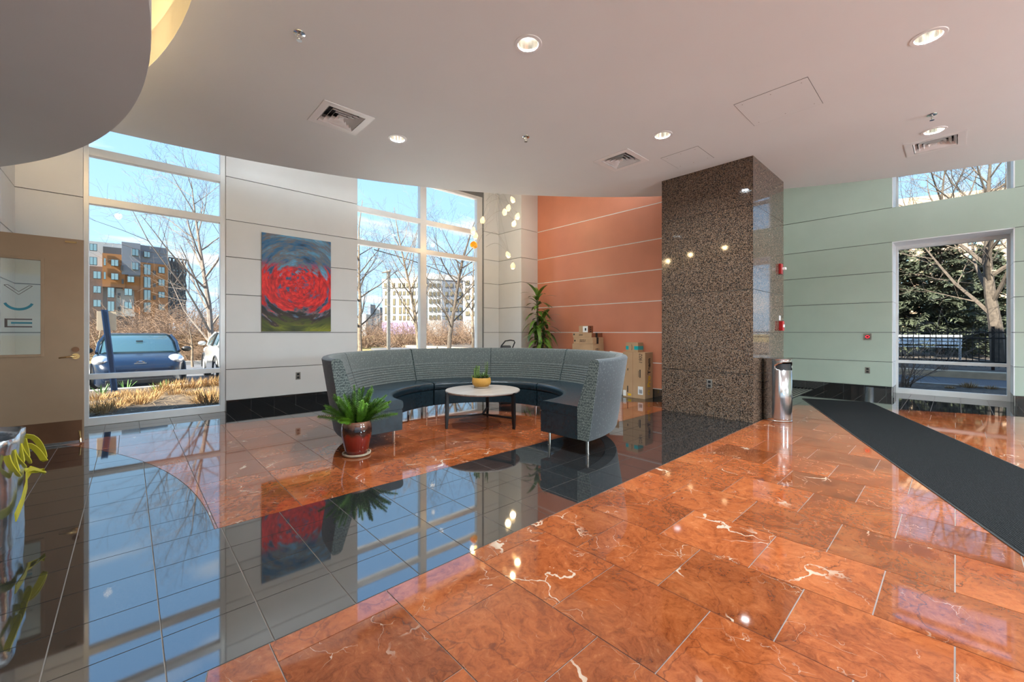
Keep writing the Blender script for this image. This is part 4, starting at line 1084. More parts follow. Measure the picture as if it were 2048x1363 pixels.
# ------------------------------------------------------------------ stainless bin
bx, by, br, bh = 6.19, 1.58, 0.160, 0.80
t = thing('litter_bin', 'cylindrical polished steel litter bin with side opening beside the granite column', 'bin', (bx, by, 0))
n = 64; rows = [0.0, 0.012, 0.02, 0.035, 0.045, 0.30, 0.66]
rows += [0.66+0.012*k for k in range(1, 10)]+[0.78, 0.80]
oa = math.atan2(-6.19, 1.58)-R(42)   # opening on the side away from the column
m = MB(); vs_ = []
for k in range(n):
    a = 2*math.pi*k/n
    for z in rows:
        r_ = br+(0.004 if z in (0.0, 0.012) else 0)-(0.003 if z == 0.02 else 0)
        vs_.append((r_*math.cos(a), r_*math.sin(a), z))
fs_ = []; M_ = len(rows)
for k in range(n):
    am = 2*math.pi*(k+0.5)/n; da = (am-oa+math.pi) % (2*math.pi)-math.pi
    for j in range(M_-1):
        zm = (rows[j]+rows[j+1])/2
        if ((da*br)/0.16)**2+((zm-0.705)/0.052)**2 < 1: continue
        k2 = (k+1) % n; fs_.append((k*M_+j, k2*M_+j, k2*M_+j+1, k*M_+j+1))
m.add(vs_, fs_); sh = m.build('shell', steel, t, True, local=True)
sd = sh.modifiers.new('wall', 'SOLIDIFY'); sd.thickness = 0.004; sd.offset = -1
MB().lathe([(0.002,0.808),(0.10,0.810),(0.158,0.806),(0.165,0.800),(0.164,0.785),(0.160,0.784),(0.158,0.798),(0.002,0.800)], 48, cap=False).build('lid', steel, t, True, local=True)
MB().lathe([(0.002,0.02),(0.145,0.02),(0.145,0.74),(0.140,0.74),(0.140,0.03),(0.002,0.03)], 40, cap=False).build('liner', black_plastic, t, True, local=True)

# ------------------------------------------------------------------ floor runner and entrance grating
ang = math.atan(0.395)
t = thing('floor_mat', 'long charcoal carpet runner laid diagonally towards the entrance', 'mat', (8.655, 1.37, 0), ang)
MB().box(-6.4, 0, -0.449, 0.449, 0.0, 0.009).build('pile', carpet_m, t, local=True, bevel=0.003)
MB().box(-6.4, 0, 0.449, 0.462, 0.0, 0.005).box(-6.4, 0, -0.462, -0.449, 0.0, 0.005).box(0, 0.013, -0.462, 0.462, 0.0, 0.005).build('rubber_edge', dark_rubber, t, local=True)
t = thing('entrance_grating', 'ribbed metal entrance grating let into the floor beside the green wall', 'grating', (9.05, 2.35, 0))
MB().box(8.15, 9.95, 1.92, 2.90, 0.0, 0.003).build('tray', dark_rubber, t)
for k in range(16): MB().box(8.15, 9.95, 1.94+0.06*k, 1.965+0.06*k, 0.003, 0.008).build('tread_bar', outlet_metal, t)

# ------------------------------------------------------------------ globe fill lamps added out of view to brighten the lobby
globe_fill = NT('globe_fill'); globe_fill.setb(color=(0.9, 0.9, 0.9), emit=(0.74, 0.90, 1.0), estr=GLOBE/(math.pi*4*math.pi*0.24**2)); globe_fill = globe_fill.m
for u, v, lab in ((3.0, -4.5, 'added opal globe fill lamp on the red floor behind the viewer'), (7.0, -4.5, 'added opal globe fill lamp standing nearer the green wall')):
    t = thing('fill_lamp', lab, 'lamp', (u, v, 0), 0, 'added globe fill lamps')
    MB().lathe([(0.002,0.0),(0.16,0.0),(0.16,0.012),(0.02,0.025),(0.002,0.025)], 32, cap=False).build('base', black_metal, t, True, local=True)
    MB().cyl((0,0,0.02), (0,0,1.46), 0.014, n=12).build('pole', black_metal, t, True, local=True)
    MB().sphere((0,0,1.70), 0.24, nu=32, nv=20).build('globe_shade', globe_fill, t, True, local=True)

# ------------------------------------------------------------------ silver bag with yellow straps
t = thing('storage_bag', 'crinkled silver foil bag with bright yellow straps beside the open door', 'bag', (-0.815, 3.60, 0))
rs = random.Random(21); nb = 72; rows = [0.0, 0.05, 0.12, 0.2, 0.28, 0.36, 0.43, 0.48, 0.51, 0.54, 0.575]
m = MB(); vs_ = []
def sq(a, ax, ay, p=7):
    c, s = math.cos(a), math.sin(a); r = (abs(c/ax)**p+abs(s/ay)**p)**(-1/p); return r*c, r*s
for k in range(nb):
    a = 2*math.pi*k/nb; x, y = sq(a, 0.36, 0.305)
    w1, w2 = rs.uniform(-1, 1), rs.uniform(-1, 1)
    for j, z in enumerate(rows):
        f = 1+0.010*math.sin(5*a+z*17)+0.008*math.sin(11*a-z*31)+0.004*rs.uniform(-1, 1)
        if j >= 8: f += 0.014*math.sin(36*a)
        f -= 0.025*math.sin(math.pi*z/0.575)**2*(0.5+0.5*math.sin(3*a))
        vs_.append((x*f, y*f, z+(0.006*math.sin(7*a) if j > 8 else 0)))
fs_ = []; M_ = len(rows)
for k in range(nb):
    k2 = (k+1) % nb
    for j in range(M_-1): fs_.append((k*M_+j, k2*M_+j, k2*M_+j+1, k*M_+j+1))
fs_.append(tuple(k*M_ for k in range(nb-1, -1, -1)))
sb = m.add(vs_, fs_).build('shell', silver_foil, t, True, local=True)
sd = sb.modifiers.new('wall', 'SOLIDIFY'); sd.thickness = 0.006; sd.offset = -1
MB().box(-0.33, 0.33, -0.28, 0.28, 0.02, 0.30).build('contents', bag_inside, t, local=True, bevel=0.03)
def strap(pts, w, nrm):
    m = MB(); pts = [Vector(p) for p in pts]; vs_ = []
    for i, p in enumerate(pts):
        d = (pts[min(i+1, len(pts)-1)]-pts[max(i-1, 0)]).normalized(); s = Vector(nrm).cross(d).normalized()*w/2; nn = Vector(nrm)*0.0025
        vs_ += [p-s-nn, p+s-nn, p+s+nn, p-s+nn]
    fs_ = [(0, 1, 2, 3)]
    for i in range(len(pts)-1):
        for k in range(4): fs_.append((4*i+k, 4*i+4+k, 4*i+4+(k+1) % 4, 4*i+(k+1) % 4))
    m.add(vs_, fs_); return m
X0 = 0.338
for q_, (y_, wv, dz, o_) in enumerate(((0.262, 0.035, 0.135, 0.085), (0.13, 0.065, 0.125, 0.03), (-0.04, 0.075, 0.11, 0.03), (-0.20, 0.06, 0.12, 0.03))):
    pts = []
    for k in range(21):
        a = math.pi*k/20; x = X0+0.006+o_*math.sin(a)**0.6 if q_ == 0 else X0+0.012+o_*math.sin(a)
        pts.append((x, y_+wv*math.cos(a)+0.008*math.sin(3*a+q_), 0.505-dz*math.sin(a)**(0.75 if q_ else 1.4)-(0.012*math.sin(2*a) if q_ else 0.02*(1-math.cos(a)))))
    strap(pts, 0.032, (0.55, 0.78, 0.25) if q_ else (0.35, 0.85, 0.3)).build('strap', yellow_strap, t, True, local=True)
strap([(X0+0.045, -0.29, 0.185), (X0+0.045, -0.1, 0.215), (X0+0.036, 0.1, 0.25), (X0+0.022, 0.22, 0.275), (X0+0.03, 0.29, 0.295), (X0+0.06, 0.315, 0.275), (X0+0.085, 0.30, 0.27)], 0.045, (1, 0, 0.05)).build('strap', yellow_strap, t, True, local=True)
strap([(X0+0.014, 0.24, 0.305), (X0+0.04, 0.28, 0.30), (X0+0.09, 0.30, 0.265)], 0.03, (0.9, 0.2, 0.3)).build('strap', yellow_strap, t, True, local=True)
MB().tube([(X0-0.01, -0.30, 0.03), (X0+0.002, -0.1, 0.06), (X0+0.002, 0.2, 0.10), (X0-0.02, 0.28, 0.11)], 0.005, 6).build('cord', ink, t, True, local=True)

# ------------------------------------------------------------------ pendant light cluster
pl = thing('pendant_cluster', 'cluster light of small glowing glass shades on thin curved wires in the window corner', 'pendant light', (5.15, 6.0, 4.30))
MB().lathe([(0.002,0),(0.16,0),(0.16,-0.03),(0.15,-0.04),(0.002,-0.04)], 32, cap=False).build('canopy', trim_white, pl, local=True)
SH = [(755,210),(640,390),(695,330),(825,450),(775,555),(325,505),(190,650),(225,730),(205,865),(690,1000),(760,1160)]
rs = random.Random(2)
hub = Vector((5.15, 6.0, 4.26))
for k, (x, y) in enumerate(SH):
    d = 7.9+rs.uniform(-0.30, 0.30); c = at(920+x/7.175, 370+y/7.175, d)
    sz = 0.05 if k != 8 else 0.075
    tilt = Matrix.Rotation(rs.uniform(-0.5, 0.5) if k != 8 else 2.1, 3, Vector((rs.uniform(-1,1), rs.uniform(-1,1), 0.1)).normalized())
    prof = [(0.012, 0.07), (0.030, 0.045), (0.05, 0.0), (0.040, -0.04), (0.030, -0.055)] if k != 8 else [(0.015, 0.06), (0.045, 0.045), (0.062, 0.0), (0.066, -0.05), (0.060, -0.052)]
    m = MB(); n = 7 if k != 8 else 20; pv = []
    for q in range(n):
        a = 2*math.pi*q/n
        for r, z in prof: pv.append(c+tilt @ Vector((r*math.cos(a)*(1.05 if q % 2 else 0.9), r*math.sin(a), z)))
    mm = len(prof)
    m.add(pv, [(q*mm+j, ((q+1) % n)*mm+j, ((q+1) % n)*mm+j+1, q*mm+j+1) for q in range(n) for j in range(mm-1)]+[tuple(q*mm for q in range(n))])
    m.build('glass_shade', shade_glow if k != 8 else shade_amber, pl, k == 8)
    s = rs.uniform(0.25, 0.6); mid = Vector((hub.x*(1-s)+c.x*s+rs.uniform(-0.1,0.1), hub.y*(1-s)+c.y*s+rs.uniform(-0.1,0.1), 0))
    MB().tube([hub+Vector((rs.uniform(-0.12,0.12), rs.uniform(-0.12,0.12), 0)), Vector((mid.x, mid.y, c.z+0.35)), c+tilt @ Vector((0,0,0.07))], 0.0022, 4).build('wire', wire_grey, pl)
    if k in (1, 3, 4, 9, 10):
        e0 = at(920+372/7.175, 370+(y-160*(1 if k != 4 else 0.2))/7.175 if k < 9 else 370+(y-270)/7.175, 7.9); pts = []
        for q in range(13):
            f = q/12; p = e0.lerp(c+Vector((0,0,0.06)), f); p.z += 0.20*math.sin(math.pi*f); pts.append(p)
        MB().tube(pts, 0.0026, 4).build('arc_wire', wire_grey, pl)
    if k in (0, 3, 6, 9, 10):
        lg = bpy.data.lights.new('pendant_lamp', 'POINT'); lg.energy = 5; lg.color = (1.0, 0.72, 0.38); lg.shadow_soft_size = 0.05
        lo = bpy.data.objects.new('pendant_lamp', lg); C.objects.link(lo); lo.parent = pl; q = c-Vector(pl.location); lo.location = (q.x, q.y, q.z-0.09)
# ------------------------------------------------------------------ outdoors: ground
LOT = -0.38
g0 = struct(MB().box(-300, 400, -300, 400, -1.6, -0.42).build('ground', lawn_m))
def slope(name, quad, mat, lab=None):
    m = MB(); m.add([*quad, *[(x, y, z-0.4) for x, y, z in quad]], [(0,1,2,3),(7,6,5,4),(0,4,5,1),(1,5,6,2),(2,6,7,3),(3,7,4,0)])
    return struct(m.build(name, mat))
slope('planting_bed', [(-14, 7.46, -0.02), (2.2, 7.46, -0.02), (2.2, 13.15, -0.20), (-14, 13.15, -0.20)], mulch_m)
bounce_paving = pm('bounce_paving', (0.72, 0.70, 0.66), 0.8, var=0.06, bump=0.1, bscale=40)
slope('bounce_terrace', [(2.2, 7.46, -0.04), (13, 7.46, -0.04), (13, 16.0, -0.25), (2.2, 16.0, -0.25)], bounce_paving)  # pale paving added out of view to bounce sunlight up to the ceiling
struct(MB().box(-14, 4.2, 13.15, 13.32, -0.6, -0.155).build('kerb', concrete, bevel=0.015))
struct(MB().box(-30, 14, 13.32, 24.5, -0.8, LOT).build('parking_lot', asphalt))
struct(MB().box(-30, 14, 24.5, 24.75, -0.8, LOT+0.17).build('kerb.001', concrete, bevel=0.015))
slope('verge', [(-60, 24.75, LOT+0.12), (60, 24.75, LOT+0.12), (60, 70, 0.3), (-60, 70, 0.3)], lawn_m)
# right side
slope('planting_bed.002', [(10.72, -8, -0.03), (13.2, -8, -0.03), (13.2, 12, -0.03), (10.72, 12, -0.03)], mulch_grey)
struct(MB().box(13.2, 13.35, -20, 20, -0.5, 0.0).build('kerb.002', concrete, bevel=0.01))
struct(MB().box(13.35, 15.9, -30, 30, -0.5, -0.05).build('road', asphalt))
struct(MB().box(15.9, 16.25, -30, 30, -0.5, 0.13).build('kerb.003', tan_concrete, bevel=0.02))
slope('planting_bed.003', [(16.25, -30, 0.12), (40, -30, 0.3), (40, 40, 0.3), (16.25, 40, 0.12)], mulch_grey)
# unseen upper mass added above the lobby to shade the east side
struct(MB().box(4.5, 10.7, -8.3, 6.4, 4.5, 9).build('shade_mass', concrete))

# ------------------------------------------------------------------ trees and shrubs
def branch_tree(name, lab, base, height, r0, seed, mat, lean=(0,0), spread=1.0, levels=4, first=0.3, nsub=(11, 6, 4, 3), up=0.25, group='bare trees outside', tw=0.0025, budget=4200, cat='tree', mat2=None, bl=(0.26, 0.46)):
    rs = random.Random(seed)
    t = thing(name, lab, cat, base, 0, group)
    trunk, br = MB(), MB()
    cnt = [0]
    def grow(p, d, L, r, lev, m):
        if cnt[0] > budget: return
        n = max(3, int(6-lev)); pts = [p.copy()]; q = p.copy(); dd = d.copy()
        for i in range(n):
            dd = (dd+Vector((rs.uniform(-1,1), rs.uniform(-1,1), rs.uniform(-0.6,1)))*(0.10 if lev == 0 else 0.17)+Vector((0,0,up*(0.3 if lev else 0)))/n).normalized()
            q = q+dd*(L/n); pts.append(q.copy())
        rad = [max(tw, r*(1-(0.90 if lev == 0 else 0.80)*i/n)) for i in range(n+1)]
        m.tube(pts, rad, 8 if lev == 0 else (5 if lev == 1 else 3), False); cnt[0] += n
        if lev >= levels: return
        k = nsub[min(lev, len(nsub)-1)]
        for c in range(k):
            f = first+(1-first)*(c+rs.random()*0.7)/k if lev == 0 else 0.15+0.85*(c+rs.random())/k
            f = min(f, 0.98); i0 = min(n-1, int(f*n)); pp_ = pts[i0].lerp(pts[i0+1], f*n-i0)
            a = rs.uniform(0, 6.28) if lev else c*2.4+rs.uniform(-0.5, 0.5)
            ax = (pts[i0+1]-pts[i0]).normalized(); s1 = ax.cross(Vector((0.2, 0.13, 1)) if abs(ax.z) < 0.95 else Vector((1, 0, 0))).normalized(); s2 = ax.cross(s1)
            th = R(rs.uniform(32, 58))*spread
            nd = (ax*math.cos(th)+(s1*math.cos(a)+s2*math.sin(a))*math.sin(th)).normalized()
            LL = L*(rs.uniform(*bl)*(1.25-0.75*f) if lev == 0 else rs.uniform(0.35, 0.60))
            grow(pp_, nd, LL, max(tw, min(rad[i0]*0.5, r*0.36)), lev+1, br)
    grow(Vector((0,0,-0.05)), Vector((lean[0], lean[1], 1)).normalized(), height, r0, 0, trunk)
    trunk.build('trunk', mat, t, True, local=True); br.build('branches', mat2 or mat, t, True, local=True)
    return t
def place(px, d, z=0.0):
    q = at(px, 664, d); return (q.x, q.y, z)
# seen through the tall window beside the door
branch_tree('bare_tree', 'bare tree with a dark trunk behind the white car', place(433, 17.5, LOT+0.1), 8.2, 0.13, 5, bark_grey, lean=(-0.16, 0.10), spread=1.0, first=0.10, up=0.35, budget=6500, nsub=(18, 7, 4, 3), bl=(0.34, 0.6))
branch_tree('bare_sapling', 'thin pale sapling with forked branches left of the blue car', place(194, 18.5, LOT+0.1), 2.6, 0.045, 9, bark_tan, spread=0.8, levels=2, nsub=(6, 4), first=0.25)
branch_tree('bare_sapling', 'thin sapling between the two parked cars', place(385, 17.5, LOT+0.1), 2.0, 0.05, 13, bark_tan, spread=1.1, levels=2, nsub=(6, 4), first=0.35)
# seen through the corner window
branch_tree('bare_tree', 'bare tree with tan bark at the edge of the corner window', place(721, 21, -0.3), 8.0, 0.12, 31, bark_tan, lean=(0.02, -0.02), spread=1.05, first=0.16, mat2=bark_dark, nsub=(26, 7, 4, 3), budget=6000)
branch_tree('bare_tree', 'bare pale barked tree leaning behind the lamp post', place(839, 22, -0.3), 8.0, 0.11, 47, bark_tan, lean=(-0.06, 0.03), spread=0.85, first=0.2, nsub=(22, 6, 4, 3), budget=5000)
branch_tree('bare_tree', 'bare dark tree with a straight leader behind the corner window mullion', place(897, 21, -0.3), 8.0, 0.12, 58, bark_dark, spread=1.1, first=0.18, up=0.3, nsub=(30, 7, 4, 3), budget=6500)
branch_tree('bare_tree', 'slim bare tree close to the corner window edge', place(946, 26, -0.3), 7.0, 0.10, 61, bark_tan, spread=0.9, first=0.3, levels=3, budget=2500)
# seen through the green wall window
branch_tree('bare_tree', 'big grey bare tree spreading above the iron fence', place(1998, 13.4, 0.12), 7.0, 0.19, 71, bark_dark, lean=(-0.06, 0.03), spread=0.95, first=0.22, up=0.4, nsub=(17, 7, 5, 3), budget=7500, tw=0.003, bl=(0.45, 0.7))  # dark bark colour stands in for shade on this tree and the next
branch_tree('bare_tree', 'second bare tree spreading behind the conifers', place(1905, 20, 0.2), 9.0, 0.22, 83, bark_dark, lean=(0.05, 0.1), spread=1.0, first=0.3, up=0.35, nsub=(15, 7, 4, 3), budget=5200, tw=0.003, bl=(0.4, 0.65))
def shrub(name, lab, base, h, w, n, seed, mat, group, cat='shrub', r=0.012):
    rs = random.Random(seed); t = thing(name, lab, cat, base, 0, group); m = MB()
    for q in range(n):
        a = rs.uniform(0, 6.28); rr_ = rs.uniform(0, 0.35)*w; p = Vector((rr_*math.cos(a), rr_*math.sin(a), 0))
        a2 = rs.uniform(0, 6.28); el = R(rs.uniform(25, 88)); d = Vector((math.cos(a2)*math.cos(el), math.sin(a2)*math.cos(el), math.sin(el)))
        L = h*rs.uniform(0.45, 1.05); pts = [p.copy()]
        for i in range(4):
            d = (d+Vector((rs.uniform(-1,1), rs.uniform(-1,1), rs.uniform(-1,0.5)))*0.28).normalized(); p = p+d*(L/4); pts.append(p.copy())
        m.tube(pts, [r, r*0.8, r*0.6, r*0.45, r*0.3], 3, False)
        for c in range(5):
            i0 = rs.randint(1, 3); b = pts[i0].lerp(pts[i0+1], rs.random()); dd = Vector((rs.uniform(-1,1), rs.uniform(-1,1), rs.uniform(-0.3,1))).normalized()
            l2 = L*rs.uniform(0.15, 0.35); m.tube([b, b+dd*l2*0.5, b+dd*l2+Vector((0,0,-0.1*l2))], [r*0.5, r*0.4, r*0.25], 3, False)
    m.build('stems', mat, t, local=True); return t
GS = 'brown leafless thicket beyond the parking lot'
for k, px in enumerate((178, 205, 232, 262, 292, 318, 344, 370, 398, 425, 448)):
    shrub('thicket_shrub', 'tangled brown leafless shrub in the thicket beyond the parking lot', place(px+random.uniform(-4, 4), 24+2.5*(k % 3), -0.1), 2.2 if px < 250 else 3.4, 3.2, 130, 100+k, twig_brown, GS, r=0.016)
for k, px in enumerate((712, 740, 768, 796, 824, 852, 880, 908, 936, 962)):
    shrub('thicket_shrub', 'tangled brown leafless shrub beyond the corner window lawn', place(px, 33+3*(k % 3), -0.1), (2.6, 3.4, 3.0)[k % 3], 3.6, 120, 200+k, twig_brown, 'brown leafless thicket beyond the corner window', r=0.018)
for k, px in enumerate((195, 240, 372, 392, 410)):
    shrub('low_hedge', 'low brown clipped hedge along the far kerb of the parking lot', place(px, 20.0, LOT+0.15), 0.75, 1.6, 110, 300+k, twig_brown, 'low hedge along the far kerb', r=0.008)
for k, px in enumerate((724, 755, 786, 817, 846, 875, 905, 935)):
    shrub('low_hedge', 'low reddish bare hedge just beyond the corner window', place(px, 14.5, -0.3), 0.75, 1.5, 110, 400+k, twig_brown, 'low hedge beyond the corner window', r=0.006)
shrub('bare_shrub', 'multi stemmed bare shrub close to the green wall window', place(1806, 8.9, -0.03), 1.7, 0.35, 26, 500, bark_grey, 'bare shrubs by the green wall window', r=0.011)
shrub('bare_shrub', 'fine twiggy shrub growing against the iron fence', place(1880, 11.2, 0.1), 1.5, 0.5, 26, 501, bark_grey, 'bare shrubs by the green wall window', r=0.007)

def grass_clump(name, lab, base, h, w, n, seed, mat, group, up=0.6):
    rs = random.Random(seed); t = thing(name, lab, 'grass', base, 0, group); m = MB()
    for q in range(n):
        a = rs.uniform(0, 6.28); r = w*0.45*math.sqrt(rs.random()); el = R(rs.uniform(28, 85))
        blade(m, (r*math.cos(a), r*math.sin(a), -0.02), (math.cos(a)*math.cos(el), math.sin(a)*math.cos(el), math.sin(el)), (0,0,1), h*rs.uniform(0.6, 1.15), 0.008, 0.7, 3)
    m.build('blades', mat, t, local=True)
def bedz(v): return -0.02-0.18*(v-7.46)/5.7
def bedhit(px, py):
    v = 9.0
    for _ in range(12): v = gnd(px, py, bedz(v)).y
    return gnd(px, py, bedz(v))
for k, (px, py, h) in enumerate(((186, 822, 0.20), (205, 826, 0.24), (222, 818, 0.22), (236, 812, 0.24), (196, 800, 0.18), (258, 806, 0.20), (278, 808, 0.26), (296, 800, 0.22), (270, 793, 0.20), (243, 792, 0.16), (222, 795, 0.16), (310, 790, 0.22), (325, 782, 0.26), (342, 780, 0.26), (360, 777, 0.28), (378, 777, 0.28), (396, 774, 0.28), (414, 772, 0.28), (432, 772, 0.30), (352, 788, 0.18), (404, 804, 0.28), (421, 806, 0.34), (437, 800, 0.34), (385, 790, 0.18))):
    p = bedhit(px, py)
    grass_clump('grass_clump', 'dry golden ornamental grass clump in the bed outside the tall window', tuple(p), h, 0.34, 170, 600+k, straw, 'dry grass clumps outside the tall window')
# scattered straw litter
m = MB(); rs = random.Random(4)
for q in range(2600):
    u, v = rs.uniform(-1.0, 2.4), rs.uniform(7.75, 13.0); a = rs.uniform(0, 6.28)
    blade(m, (u, v, bedz(v)+rs.uniform(0.0, 0.03)), (math.cos(a), math.sin(a), rs.uniform(-0.05, 0.25)), (0,0,1), rs.uniform(0.10, 0.30), 0.006, 0.1, 2)
o = m.build('straw_litter', straw_pale); o['kind'] = 'stuff'; tag(o, 'loose straw litter strewn over the planting bed', 'straw')
for k, (px, py) in enumerate(((204, 788), (315, 782), (331, 776), (252, 778))):
    p = bedhit(px, py); rs = random.Random(40+k); t = thing('spring_shoots', 'green bulb shoots poking up in the planting bed', 'plant', tuple(p), 0, 'green shoots in the planting bed'); m = MB()
    for q in range(14):
        a = rs.uniform(0, 6.28); el = R(rs.uniform(50, 88)); blade(m, (0.05*math.cos(a), 0.05*math.sin(a), 0), (math.cos(a)*math.cos(el), math.sin(a)*math.cos(el), math.sin(el)), (0,0,1), rs.uniform(0.15, 0.26), 0.02, 0.3, 4)
    m.build('leaves', shoot_green, t, local=True)
for k, (px, py, s, lab) in enumerate(((1937, 774, 0.16, 'pale dry grass tuft in the mulch outside the green wall window'), (1982, 777, 0.10, 'small pale grass tuft nearest the window edge in the mulch'), (1900, 776, 0.08, 'low dry tuft in the mulch beside the pale grass tuft'))):
    p = gnd(px, py, -0.03); grass_clump('grass_clump', lab, (p.x, p.y, -0.03), s, s*1.9, 170, 800+k, straw_pale, 'grass tufts outside the green wall window')

# ------------------------------------------------------------------ conifers
def conifer(lab, base, h, w, seed):
    rs = random.Random(seed); t = thing('conifer', lab, 'tree', base, 0, 'evergreen conifers behind the fence')
    MB().tube([(0,0,-0.1), (0,0,h*0.5), (0,0,h)], [0.13, 0.08, 0.02], 8).build('trunk', bark_dark, t, True, local=True)
    m = MB(); nb = 230
    for q in range(nb):
        f = (q+rs.random())/nb; z = 0.35+(h-0.45)*f+rs.uniform(-0.15, 0.15); L = w*(1-f)**0.7*rs.uniform(0.55, 1.15)+0.2; a = q*2.4+rs.uniform(-0.6, 0.6)
        d = Vector((math.cos(a), math.sin(a), rs.uniform(-0.30, 0.45))).normalized(); side = Vector((-math.sin(a), math.cos(a), 0)); n = int(12+20*L)
        for i in range(n):
            g = 0.12+0.88*i/n; p = Vector((0,0,z))+d*(L*g)+Vector((0,0,-0.12*L*g*g)); s = 1 if i % 2 else -1
            blade(m, p, d*0.8+side*s*rs.uniform(0.5, 1.1)+Vector((0,0,rs.uniform(-0.7,0.5))), (rs.uniform(-0.8,0.8),rs.uniform(-0.8,0.8),1), (0.16+0.34*L*(1-g)*0.6)*rs.uniform(0.8, 1.3), 0.07, 0.5, 2)
            if i % 3 == 0: blade(m, p, d+Vector((rs.uniform(-0.4,0.4), rs.uniform(-0.4,0.4), rs.uniform(0.1,0.6))), side, 0.18, 0.06, 0.3, 2)
    m.build('foliage', needle, t, local=True)
conifer('dense green conifer behind the bench at the window jamb', place(1788, 17.5, 0.2), 5.2, 1.7, 1)
conifer('broad green conifer standing in the middle behind the iron fence', place(1880, 16.5, 0.2), 4.9, 2.1, 2)
conifer('green conifer behind the big bare tree trunk', place(1968, 17.5, 0.2), 4.6, 1.9, 3)
conifer('smaller conifer filling the gap behind the fence', place(1925, 19.5, 0.2), 4.2, 1.8, 4)

# ------------------------------------------------------------------ iron fence and bench
fu = 17.0
t = thing('iron_fence', 'black iron picket fence along the far side of the road', 'fence', (fu, 0, 0.12))
for z in (0.22, 0.86, 1.02): MB().box(fu-0.018, fu+0.018, -6.5, 6.5, 0.12+z-0.02, 0.12+z+0.02).build('rail', black_metal, t)
pk = None
for k in range(110):
    v = -6.4+0.117*k
    if pk is None: pk = MB().box(-0.009, 0.009, -0.009, 0.009, 0.08, 1.13).build('picket', black_metal, t, local=True); q = pk
    else: q = pk.copy(); C.objects.link(q); q.parent = t
    q.location = (0, v, 0)
for k in range(7): MB().box(fu-0.032, fu+0.032, -5.5+2.1*k-0.032+0.62, -5.5+2.1*k+0.032+0.62, 0.08, 1.30).build('post', black_metal, t)
bp = place(1845, 14.6, 0.2)
t = thing('park_bench', 'white slatted park bench behind the iron fence', 'bench', bp, math.pi/2)
for k in range(4): MB().box(-0.95, 0.95, -0.22+0.11*k, -0.13+0.11*k, 0.42, 0.45).build('seat_slat', alu_white, t, local=True)
for k in range(3): MB().box(-0.95, 0.95, -0.26, -0.23, 0.52+0.12*k, 0.61+0.12*k).build('back_slat', alu_white, t, local=True)
for s in (-0.9, 0.9):
    MB().tube([(s, 0.2, 0.0), (s, 0.2, 0.62), (s, 0.12, 0.68), (s, -0.24, 0.66), (s, -0.24, 0.0)], 0.025, 8).build('end_frame', alu_white, t, True, local=True)
# ------------------------------------------------------------------ cars
def rrect(w, zb, zt, y, n=6, rt=0.12, rb=0.10, cx_=0.0):
    """rounded cross section in the x-z plane at length position y"""
    pts = []
    rt = min(rt, (zt-zb)*0.45, w*0.45); rb = min(rb, (zt-zb)*0.45)
    for (sx, zc_, r, a0_) in ((1, zb+rb, rb, -90), (1, zt-rt, rt, 0), (-1, zt-rt, rt, 90), (-1, zb+rb, rb, 180)):
        for k in range(n+1):
            a = R(a0_+90*k/n); pts.append((cx_+sx*(w-r)+r*math.cos(a), y, zc_+r*math.sin(a)))
    return pts
def wheel(t, x, y, r, w=0.19):
    o = MB().cyl((x-w/2, y, r), (x+w/2, y, r), r, n=28).build('wheel', dark_rubber, t, True, local=True)
    m = MB().cyl((x-w/2-0.004, y, r), (x+w/2+0.004, y, r), r*0.62, n=20)
    m.build('rim', lamp_clear, o, True, local=True)
